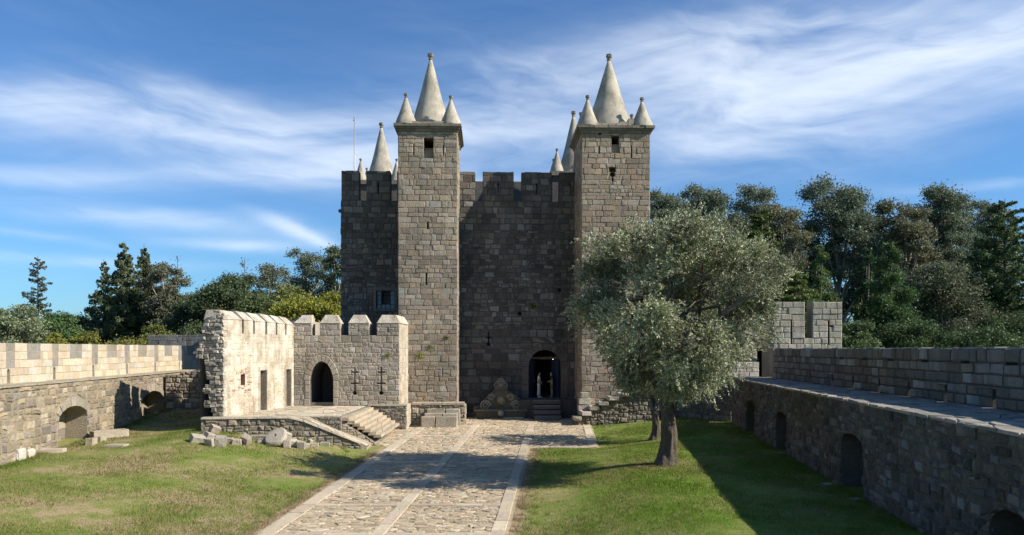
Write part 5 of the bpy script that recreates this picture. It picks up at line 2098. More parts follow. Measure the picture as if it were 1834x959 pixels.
# ------------------------------------------------------------------ ruined stair at the right tower
def ruined_stair():
    F = Frame((3.75, 45.3, 0), (1, 0.0, 0))
    z0 = 0.85
    r = empty("ruined_stair", F.p(2.5, z0, -0.6), "ruined rubble stair climbing against the tower behind the olive tree", "stairs")
    prof = [(0.0, 1.55), (0.45, 1.55), (0.45, 1.85), (1.0, 1.85), (1.0, 2.15), (1.55, 2.15), (1.55, 2.45), (2.1, 2.45), (2.1, 2.75), (2.7, 2.75), (2.7, 3.0), (3.3, 3.0), (3.3, 3.3), (5.2, 3.3)]
    segs = [(prof[i][0], prof[i + 1][0], prof[i][1]) for i in range(0, len(prof) - 1, 2)]
    mb = MB()
    for a0, a1, h in segs:
        mb.fbox(F, a0, a1 - .001, z0 - .2, h - .12, -1.3, 0, jc((0.15, 0.13, 0.10)))
    mb.obj("rubble_core", M["rubble"], r)
    st = Stones()
    for a0, a1, h in segs:
        ps = [inside(p, rect(a0, a1, z0 - .2, h - .14)) for p in rubble(a0 - .2, a1 + .2, z0 - .2, h, 0.25, 0.34, gap=0.03)]
        st.face(F, [p for p in ps if len(p) > 2 and area(p) > .008], [(0.24, 0.21, 0.165), (0.30, 0.265, 0.21), (0.19, 0.165, 0.13)], proud=0.05, pv=0.04, bev=0.04, v=0.2, rough=1.0)
    st.emit(r, M["rubble"], "stone", "small_stones", 120, 7)
    for i, (a0, a1, h) in enumerate(segs):  # step blocks coloured paler than the rubble to read as lit
        L = a1 - a0
        k = 1 if L < 1 else 3
        for j in range(k):
            rough_block(MB(), F.p(a0 + L * (j + .5) / k - .04, h - .18, -0.16 - rng.uniform(0, .12)), (L / k + 0.04, 1.1, 0.24), rng.uniform(-.08, .08), jc((0.50, 0.45, 0.36), .12), 0.07, 0.12, 300 + i * 5 + j).obj("step_block", M["rubble"], r)
    # dressed pier stub standing at the stair foot
    for i, (x, zb, w, h) in enumerate(((0.75, 1.84, 0.85, 0.42), (0.72, 2.26, 0.7, 0.4), (0.7, 2.66, 0.5, 0.34))):
        rough_block(MB(), F.p(x, zb, -1.05), (w, 0.6, h), 0.05 * i, jc((0.44, 0.39, 0.31)), 0.03, 0.08, 340 + i).obj("pier_block", M["rubble"], r)


ruined_stair()

# ------------------------------------------------------------------ loose stones
ORD = ["first", "second", "third", "fourth", "fifth", "sixth", "seventh", "eighth", "ninth", "tenth", "eleventh", "twelfth", "thirteenth", "fourteenth", "fifteenth", "sixteenth", "seventeenth", "eighteenth", "nineteenth"]


def loose():
    L = [(353, 793, 27, 13, .5, .25), (373, 791, 24, 15, .9, .5), (375, 800, 18, 16, -.3, .1), (391, 800, 22, 18, .4, .1), (383, 777, 17, 15, .7, .4),
         (408, 795, 14, 9, .1, 0), (422, 797, 17, 10, .3, .1), (438, 797, 17, 17, -.5, .35), (463, 787, 36, 7, 0.02, 0), (470, 794, 20, 8, .1, 0),
         None, (512, 803, 14, 14, .2, .1), (524, 801, 17, 13, .5, .2), (538, 804, 16, 13, .1, .05), (549, 803, 9, 8, .3, .2), (553, 797, 8, 9, .8, .2),
         (562, 801, 14, 7, .2, .1), (580, 800, 18, 7, .1, .0), (612, 798, 27, 13, .05, .0)]
    desc = ["flat slab of stone", "tilted pale block", "upright grey block", "broad squared block", "leaning angular stone", "small low stone", "low wedge stone", "leaning squared block",
            "long thin slab", "small flat slab", None, "squared pale block", "tilted dark block", "squared dark block", "small rounded stone", "small pale stone", "low dark stone", "flat broken slab", "big rough block"]
    k = 0
    for i, e in enumerate(L):
        if e is None:
            continue
        px, py, w, h, rot, tl = e
        q = gnd(px, py)
        s = q.y / FPX
        o = rough_block(MB(), (q.x, q.y + .15, q.z - .04), (w * s, max(.25, min(w * s * .8, .5)), h * s + .04), rot, jc((0.42, 0.365, 0.285), .16), 0.13, 0.1, 500 + i, (tl * .8 + rng.uniform(-.15, .15), tl * .9)).obj("stone_block", M["rubble"])
        tag(o, "%s, %s from the left in the rubble row below the terrace" % (desc[i], ORD[i]), "stone", "loose stones below the terrace")
    # carved basin lying on its side
    q = gnd(495, 799)
    b = MB()
    s = q.y / FPX
    r = empty("carved_basin", (q.x, q.y, q.z), "round carved granite basin with a hole leaning among the terrace rubble", "basin")
    seg = 22
    prof = [(0.02, 0.0), (0.36, 0.02), (0.5, 0.08), (0.53, 0.18), (0.5, 0.27), (0.44, 0.31), (0.08, 0.33), (0.07, 0.2), (0.01, 0.19)]
    b.lathe((0, 0, 0), prof, (0.47, 0.41, 0.32), seg, 0.06)
    Mx = Matrix.Translation(q + Vector((0, .25, .22))) @ Matrix.Rotation(R(38), 4, "X") @ Matrix.Rotation(R(-14), 4, "Y")
    b.v = [tuple(Mx @ Vector(v)) for v in b.v]
    b.obj("bowl", M["rubble"], r, False)
    rough_block(MB(), (q.x + .38, q.y + .3, q.z + .2), (0.34, 0.4, 0.36), .4, (0.5, 0.44, 0.34), .05, .1, 77, (.2, .3)).obj("rim_block", M["rubble"], r)
    # stones along the left curtain wall
    for i, (px, py, w, h, lab) in enumerate(((8, 828, 22, 24, "whitish boulder in the corner at the foot of the pale curtain wall"), (27, 826, 22, 22, "split whitish boulder beside the corner boulder by the curtain wall"),
                                             (45, 820, 20, 16, "whitish boulder ending the row of boulders before the arched niche"), (88, 812, 42, 7, "long flat slab lying before the sunlit arched niche"),
                                             (160, 798, 15, 13, "squared pale block beside the jamb of the sunlit niche"), (176, 790, 13, 8, "small dark stone between the niche and the hollowed trough"),
                                             (205, 801, 34, 4, "flat worn slab sunk in the lawn near the curtain wall"))):
        q = gnd(px, py)
        s = q.y / FPX
        o = rough_block(MB(), (q.x, q.y + .15, q.z - .06), (w * s, .45 if h > 5 else .6, h * s + .06), rng.uniform(-.3, .3), jc((0.56, 0.51, 0.43) if i < 3 else (0.46, 0.39, 0.29), .1), .1, .2 if i < 3 else .08, 600 + i).obj("stone_block" if i > 2 else "boulder", M["rubble"])
        tag(o, lab, "stone")
    q = gnd(196, 784)
    r = empty("stone_trough", q, "hollowed stone trough lying askew at the shadow's edge by the curtain wall", "trough")
    t = MB()
    Mx = Matrix.Translation(q) @ Matrix.Rotation(R(48), 4, "Z")
    for x0, x1, y0, y1, z0, z1 in ((-.75, .75, -.28, -.16, 0, .34), (-.75, .75, .16, .28, 0, .34), (-.75, -.6, -.159, .159, 0, .338), (.6, .75, -.159, .159, 0, .338), (-.6, .6, -.159, .159, 0, .12)):
        m = MB().box(x0, x1, y0, y1, z0, z1, (0.46, 0.39, 0.29))
        m.v = [tuple(Mx @ Vector(v)) for v in m.v]
        m.obj("trough_side" if z1 > .2 else "trough_floor", M["rubble"], r)
    # flat stones in the shaded lawn
    for i, (px, py, w, lab) in enumerate(((1532, 895, 20, "flat pale stone in the shaded grass nearest the tall wall niche"), (1482, 868, 18, "flat pale stone in the shaded grass left of the tall wall niche"),
                                          (1397, 812, 14, "flat stone in shaded grass before the second wall niche"), (1345, 782, 12, "flat stone in shaded grass before the farthest wall niche"))):
        q = gnd(px, py)
        s = q.y / FPX
        o = rough_block(MB(), (q.x, q.y, q.z - .05), (w * s, .3, .09), .2 * i, (0.42, 0.4, 0.36), .1, .2, 700 + i).obj("flat_stone", M["rubble"])
        tag(o, lab, "stone", "flat stones along the shaded wall")


loose()


# ------------------------------------------------------------------ people in the doorway
def person(px, yp, facing, pal, label, pose):
    """one skinned body; clothes and hair are children. facing: +1 looks along +x, -1 along -x"""
    a, _ = KF.hit(px, 700, yp)
    base = Vector(KF.p(a, DOORZ + 0.032, yp))
    root = empty("person", base, label, "person")
    f = facing

    def skin(name, pts, eds, col, sub=2, rootv=0):
        me = bpy.data.meshes.new(name)
        me.from_pydata([p[:3] for p in pts], eds, [])
        o = bpy.data.objects.new(name, me)
        COL.objects.link(o)
        sm = o.modifiers.new("skin", "SKIN")
        sm.use_smooth_shade = True
        for i, p in enumerate(pts):
            r = p[3] if isinstance(p[3], tuple) else (p[3], p[3])
            me.skin_vertices[0].data[i].radius = r
            me.skin_vertices[0].data[i].use_root = i == rootv
        sb = o.modifiers.new("sub", "SUBSURF")
        sb.levels = sb.render_levels = sub
        dg = bpy.context.evaluated_depsgraph_get()
        ev = o.evaluated_get(dg)
        m2 = bpy.data.meshes.new_from_object(ev)
        bpy.data.objects.remove(o)
        a = m2.color_attributes.get("col") or m2.color_attributes.new("col", "FLOAT_COLOR", "POINT")
        a.data.foreach_set("color", list((*col, 1.0)) * len(m2.vertices))
        m2.materials.clear()
        m2.materials.append(M["plain"])
        m2.polygons.foreach_set("use_smooth", [True] * len(m2.polygons))
        o = bpy.data.objects.new(name, m2)
        COL.objects.link(o)
        o.parent = root
        return o
    J = pose
    # order: 0 pelvis 1 waist 2 chest 3 neck 4 jaw 5 skull
    pts = [(0, 0, .95, (.13, .11)), (0.01 * f, 0, 1.12, (.115, .10)), (0.01 * f, 0, 1.33, (.13, .12)), (0.02 * f, 0, 1.50, .055), (0.04 * f, 0, 1.57, .075), (0.035 * f, 0, 1.665, .095)]
    eds = [(0, 1), (1, 2), (2, 3), (3, 4), (4, 5)]

    def chain(start, lst):
        prev = start
        for q in lst:
            pts.append(q)
            eds.append((prev, len(pts) - 1))
            prev = len(pts) - 1
        return prev
    for s in (-1, 1):
        hp, kn, an, to = J["leg"][0 if s < 0 else 1]
        chain(0, [(0.0 + hp, .09 * s, .88, .09), (kn, .095 * s, .50, .062), (an, .1 * s, .10, .042), (to, .11 * s, .045, .035)])
        el, wr = J["arm"][0 if s < 0 else 1]
        w = chain(2, [(0, .17 * s, 1.42, .055), (el[0], el[1], el[2], .042), (wr[0], wr[1], wr[2], .03)])
        d = (Vector(wr) - Vector(el)).normalized()
        palm = Vector(wr) + d * .07
        pw = chain(w, [(palm.x, palm.y, palm.z, .032)])
        side = d.cross(Vector((0, 0, 1)))
        side = side.normalized() if side.length > .1 else Vector((1, 0, 0))
        for k, ln in enumerate((.062, .078, .084, .07)):
            o = side * (k - 1.5) * .02
            t = palm + d * .03 + o
            e = t + d * ln * .6
            e2 = e + d * ln * .3 + Vector((0, 0, -.018))
            chain(pw, [(t.x, t.y, t.z, .010), (e.x, e.y, e.z, .009), (e2.x, e2.y, e2.z, .007)])
        t = palm - side * .045 + d * .0
        e = t + d * .04 - side * .012
        chain(pw, [(t.x, t.y, t.z, .012), (e.x, e.y, e.z, .009)])
    # nose gives the face its direction
    chain(5, [(0.135 * f, 0, 1.645, .016)])
    skin("body", pts, eds, pal["skin"])
    # shirt
    sp = [(0, 0, .98, (.145, .125)), (0.01 * f, 0, 1.14, (.13, .115)), (0.01 * f, 0, 1.33, (.145, .135)), (0.015 * f, 0, 1.46, .075)]
    se = [(0, 1), (1, 2), (2, 3)]
    for s in (-1, 1):
        el, wr = J["arm"][0 if s < 0 else 1]
        sp.append((0, .17 * s, 1.42, .07)); se.append((2, len(sp) - 1))
        m = Vector((0, .17 * s, 1.42)).lerp(Vector(el), .7)
        sp.append((m.x, m.y, m.z, .06)); se.append((len(sp) - 2, len(sp) - 1))
    skin("shirt", sp, se, pal["shirt"])
    tp = [(0, 0, 1.02, (.135, .115)), (0, 0, .93, (.145, .125))]
    te = [(0, 1)]
    for s in (-1, 1):
        hp, kn, an, to = J["leg"][0 if s < 0 else 1]
        k = len(tp)
        tp += [(hp, .09 * s, .85, .105), (kn, .095 * s, .50, .082)]
        te += [(1, k), (k, k + 1)]
        if not pal["shorts"]:
            tp.append((an, .1 * s, .10, .075)); te.append((k + 1, k + 2))
    skin("trousers" if not pal["shorts"] else "shorts", tp, te, pal["legs"])
    skin("hair", [(0.015 * f, 0, 1.70, .1), (-0.03 * f, 0, 1.64, .085), (-.05 * f, 0, 1.54 if pal["long"] else 1.6, .05)], [(0, 1), (1, 2)], pal["hair"])
    for s in (-1, 1):
        hp, kn, an, to = J["leg"][0 if s < 0 else 1]
        skin("shoe", [(an - .03 * f, .1 * s, .05, .052), (to, .11 * s, .045, .045), (to + .06 * f, .11 * s, .035, .035)], [(0, 1), (1, 2)], pal["shoe"], 1)


person(965, -0.42, 1, dict(skin=(.45, .28, .2), shirt=(.78, .78, .8), legs=(.72, .66, .58), hair=(.02, .015, .012), shoe=(.7, .7, .7), shorts=False, long=True),
       "person in a white top and pale trousers standing sideways in the keep doorway",
       dict(leg=(((.0), -.03, -.06, .06), (.0, .05, .05, .18)), arm=(((-.04, -.22, 1.16), (.12, -.2, 1.0)), ((-.02, .22, 1.17), (.17, .17, 1.08)))))
person(988, -0.75, -1, dict(skin=(.42, .27, .2), shirt=(.03, .03, .035), legs=(.16, .14, .11), hair=(.06, .05, .04), shoe=(.2, .2, .2), shorts=True, long=False),
       "person in a dark shirt and shorts with folded hands by the blue door leaf",
       dict(leg=((0, .02, .03, -.08), (0, -.02, .0, -.12)), arm=(((.03, -.24, 1.16), (-.16, -.08, 1.07)), ((.03, .24, 1.16), (-.17, .06, 1.1)))))


# ------------------------------------------------------------------ trees
def rand_unit(n, g):
    v = g.normal(size=(n, 3))
    return v / np.linalg.norm(v, axis=1, keepdims=True)


def leaf_quads(P, size, g, asp=0.5, updir=None, up=0.0, tri=False):
    """n leaf quads centred at P with random orientation"""
    n = len(P)
    d = rand_unit(n, g)
    if updir is not None:
        d = d * (1 - up) + updir * up
        d /= np.linalg.norm(d, axis=1, keepdims=True)
    t = np.cross(d, rand_unit(n, g))
    t /= np.linalg.norm(t, axis=1, keepdims=True) + 1e-9
    s = (size * g.uniform(0.65, 1.35, n))[:, None]
    a, b = d * s * 0.5, t * s * 0.5 * asp
    if tri:
        return np.stack([P - a, P + a * .6 + b * 1.3, P + a * .6 - b * 1.3], 1).reshape(-1, 3)
    V = np.stack([P - a, P + b, P + a, P - b], 1)     # rhombic leaf
    return V.reshape(-1, 3)


LEAFK = 1.9


def cols_for(n, base, g, v=0.25, alt=None, altp=0.15):
    c = np.asarray(base)[None, :] * LEAFK * (1 + g.uniform(-v, v, (n, 1)))
    if alt is not None:
        m = g.random(n) < altp
        c[m] = np.asarray(alt)[None, :] * LEAFK * (1 + g.uniform(-v, v, (m.sum(), 1)))
    return c


def crown_clumps(kind, H, rw, g):
    """list of (centre, radii, weight) in tree space; H total height, rw half width"""
    out = []
    if kind == "gum":
        n = 26
        for i in range(n):
            t = (i + .5) / n
            z = H * (0.44 + 0.52 * t)
            rr = rw * math.sqrt(max(0.02, 1 - ((t - .45) / .62) ** 2)) * (0.25 + 0.6 * g.random())
            an = i * 2.39996 + g.uniform(-.5, .5)
            s = rw * g.uniform(0.30, 0.48) * (0.75 if t < .3 else 1.0)
            out.append(((rr * math.cos(an), rr * math.sin(an), z - s * 0.25), (s, s, s * 0.72), 1.0))
    elif kind == "round":
        n = 24
        for i in range(n):
            z = 1 - 2 * (i + .5) / n
            r = math.sqrt(1 - z * z)
            an = i * 2.39996
            q = g.uniform(0.5, 0.82)
            s = rw * g.uniform(0.24, 0.42)
            out.append(((rw * q * r * math.cos(an), rw * q * r * math.sin(an), H * 0.56 + H * 0.36 * z * q * 1.12), (s, s, s * 0.75), 1.0))
    elif kind == "column":
        n = 20
        for i in range(n):
            t = (i + .5) / n
            an = i * 2.39996
            r = rw * (1 - t) ** 0.7 * 0.62
            s = rw * (0.42 * (1 - t) + 0.13)
            out.append(((r * math.cos(an), r * math.sin(an), H * (0.06 + 0.9 * t)), (s, s, s * 1.0), 1.0))
    return out


def tree(name, px, ytop, D, hw, kind, col, label, n=7000, leaf=0.32, alt=None, bark=(0.16, 0.13, 0.1), seed=0, group="trees beyond the walls", zb=None, altp=0.15, droop=0.25, gap=0.0, cat="tree"):
    g = np.random.default_rng(seed + 100)
    x = (px - CX) / FPX * D
    zb = -1.0 if zb is None else zb
    H = CAMZ + (HY - ytop) / FPX * D - zb
    rw = hw / FPX * D
    root = empty(name, (x, D, zb), label, cat, group)
    O = np.array([x, D, zb])
    tb = MB()
    P = []
    up = None
    if kind in ("gum", "round", "column"):
        cl = crown_clumps(kind, H, rw, g)
        lean = g.uniform(-.03, .03, 2) * H
        r0 = max(0.14, H * 0.016)
        th = H * (0.86 if kind != "round" else 0.6)
        tp = [(O[0] + lean[0] * t * t, O[1] + lean[1] * t * t, O[2] + th * t) for t in np.linspace(0, 1, 7)]
        tb.tube(tp, [r0 * (1 - .82 * t) for t in np.linspace(0, 1, 7)], bark, 7)
        tot = sum(c[1][0] ** 2 for c in cl)
        for c, rad, w in cl:
            cz = c[2]
            t = min(.97, max(.12, (cz / th) * (0.68 if kind == "gum" else 0.6)))
            s = Vector((O[0] + lean[0] * t * t, O[1] + lean[1] * t * t, O[2] + th * t))
            e = Vector((O[0] + c[0], O[1] + c[1], O[2] + cz))
            m = s.lerp(e, .55) + Vector((0, 0, (0.10 if kind == "gum" else -.03) * (e - s).length))
            tb.tube([s, m, e], [r0 * .42 * (1 - .5 * t), r0 * .25, r0 * .08], bark, 5)
            k = int(n * rad[0] ** 2 / tot)
            # sub tufts over the clump's upper shell so it breaks into light and dark
            nt = max(5, int(10 * g.uniform(.8, 1.2)))
            d = rand_unit(nt, g)
            d[:, 2] = np.abs(d[:, 2]) * 1.0 - (0.25 if kind == "gum" else 0.55)
            tc = np.array([O[0] + c[0], O[1] + c[1], O[2] + cz]) + d * np.array(rad) * g.uniform(.55, 1.0, (nt, 1))
            idx = g.integers(0, nt, k)
            sp = np.array(rad) * (0.27 if kind == "gum" else 0.33)
            q = tc[idx] + g.normal(size=(k, 3)) * sp
            P.append(q)
        P = np.concatenate(P)
    elif kind in ("spruce", "cedar", "norfolk"):
        r0 = max(.16, H * .014)
        tb.tube([(O[0], O[1], O[2] + H * t) for t in np.linspace(0, 1, 6)], [r0 * (1 - .9 * t) for t in np.linspace(0, 1, 6)], bark, 7)
        nl = {"spruce": 26, "cedar": 11, "norfolk": 24}[kind]
        lst = []
        for i in range(nl):
            t = (i + .3) / nl
            z = H * (0.10 + 0.89 * t)
            z0_ = z
            if kind == "spruce":
                L = rw * ((1 - t) ** 0.75 * 1.45 + .06)
                nb = 7
            elif kind == "norfolk":
                L = rw * ((1 - t) ** 0.55 * .95 + .10)
                nb = 7
            else:
                L = rw * (math.sin(math.pi * (0.22 + .72 * t)) ** .8) * 1.0
                nb = 8
            a0 = g.uniform(0, 6.28)
            for b in range(nb):
                an = a0 + 6.283 * b / nb + g.uniform(-.3, .3)
                Lb = L * g.uniform(.55, 1.18)
                z = z0_ + g.uniform(-.5, .5) * H * .89 / nl
                if g.random() < gap:
                    continue
                dr = {"spruce": -droop, "norfolk": .22, "cedar": .04}[kind]
                dirv = np.array([math.cos(an), math.sin(an), 0])
                e = O + np.array([0, 0, z]) + dirv * Lb + np.array([0, 0, dr * Lb])
                s = O + np.array([0, 0, z])
                if kind == "spruce":
                    m = (s + e) / 2 + np.array([0, 0, -.10 * Lb])
                    e = e + np.array([0, 0, .12 * Lb])
                else:
                    m = (s + e) / 2
                tb.tube([s, m, e], [r0 * .25 * (1 - t) + .03, .04, .015], bark, 4)
                lst.append((s, m, e, Lb))
        wt = np.array([q[3] for q in lst]) ** 1.25
        wt /= wt.sum()
        for (s, m, e, Lb), w in zip(lst, wt):
            k = int(n * w) + 4
            u = g.uniform(.12, 1, k) ** .75
            base = ((1 - u) ** 2)[:, None] * s + (2 * u * (1 - u))[:, None] * m + (u ** 2)[:, None] * e
            dv = e - s
            sd = np.cross(dv / (np.linalg.norm(dv) + 1e-6), [0, 0, 1.0])
            wd = Lb * ({"spruce": .17, "norfolk": .14, "cedar": .30}[kind]) * (1.05 - u * .75)
            base = base + sd[None, :] * (g.normal(size=k) * wd)[:, None]
            base[:, 2] += g.normal(size=k) * ({"spruce": .10, "norfolk": .08, "cedar": .06}[kind]) * Lb ** .5 - ({"spruce": .25, "norfolk": .05, "cedar": .0}[kind]) * np.abs(g.normal(size=k)) * Lb ** .5 * .6
            P.append(base)
        P = np.concatenate(P)
    elif kind == "bare":
        tb.tube([(O[0], O[1], O[2] + H * t) for t in np.linspace(0, 1, 6)], [.22 * (1 - .9 * t) for t in np.linspace(0, 1, 6)], bark, 6)
        P = []
        for i in range(60):
            t = g.uniform(.35, .98)
            an = g.uniform(0, 6.28)
            L = rw * (1.15 - t) * g.uniform(.5, 1.2)
            s = Vector((O[0], O[1], O[2] + H * t))
            e = s + Vector((math.cos(an) * L, math.sin(an) * L, L * g.uniform(.5, 1.1)))
            m = s.lerp(e, .5) + Vector((0, 0, -.08 * L))
            tb.tube([s, m, e], [.05, .03, .01], bark, 4)
            for k in range(4):
                f = m.lerp(e, k / 3)
                e2 = f + Vector((g.uniform(-.5, .5), g.uniform(-.5, .5), g.uniform(.2, .7))) * L * .5
                tb.tube([f, e2], [.025, .008], bark, 3)
            P.append(np.array(e)[None, :] + g.normal(size=(max(1, n // 46), 3)) * .35)
        P = np.concatenate(P)
    tb.obj("trunk", M["wood"], root, True)
    V = leaf_quads(P, leaf, g, 0.6, tri=True)
    quads_mesh("crown", V, 3, cols_for(len(P), col, g, .3, alt, altp), M["leaf"], root, (x, D, zb))
    return root


GUM = (0.085, 0.100, 0.064)
GUM2 = (0.074, 0.090, 0.058)
DKG = (0.030, 0.055, 0.020)
FIR = (0.050, 0.066, 0.032)
YEL = (0.115, 0.11, 0.018)
MID = (0.060, 0.088, 0.026)
PALE = (0.34, 0.30, 0.24)


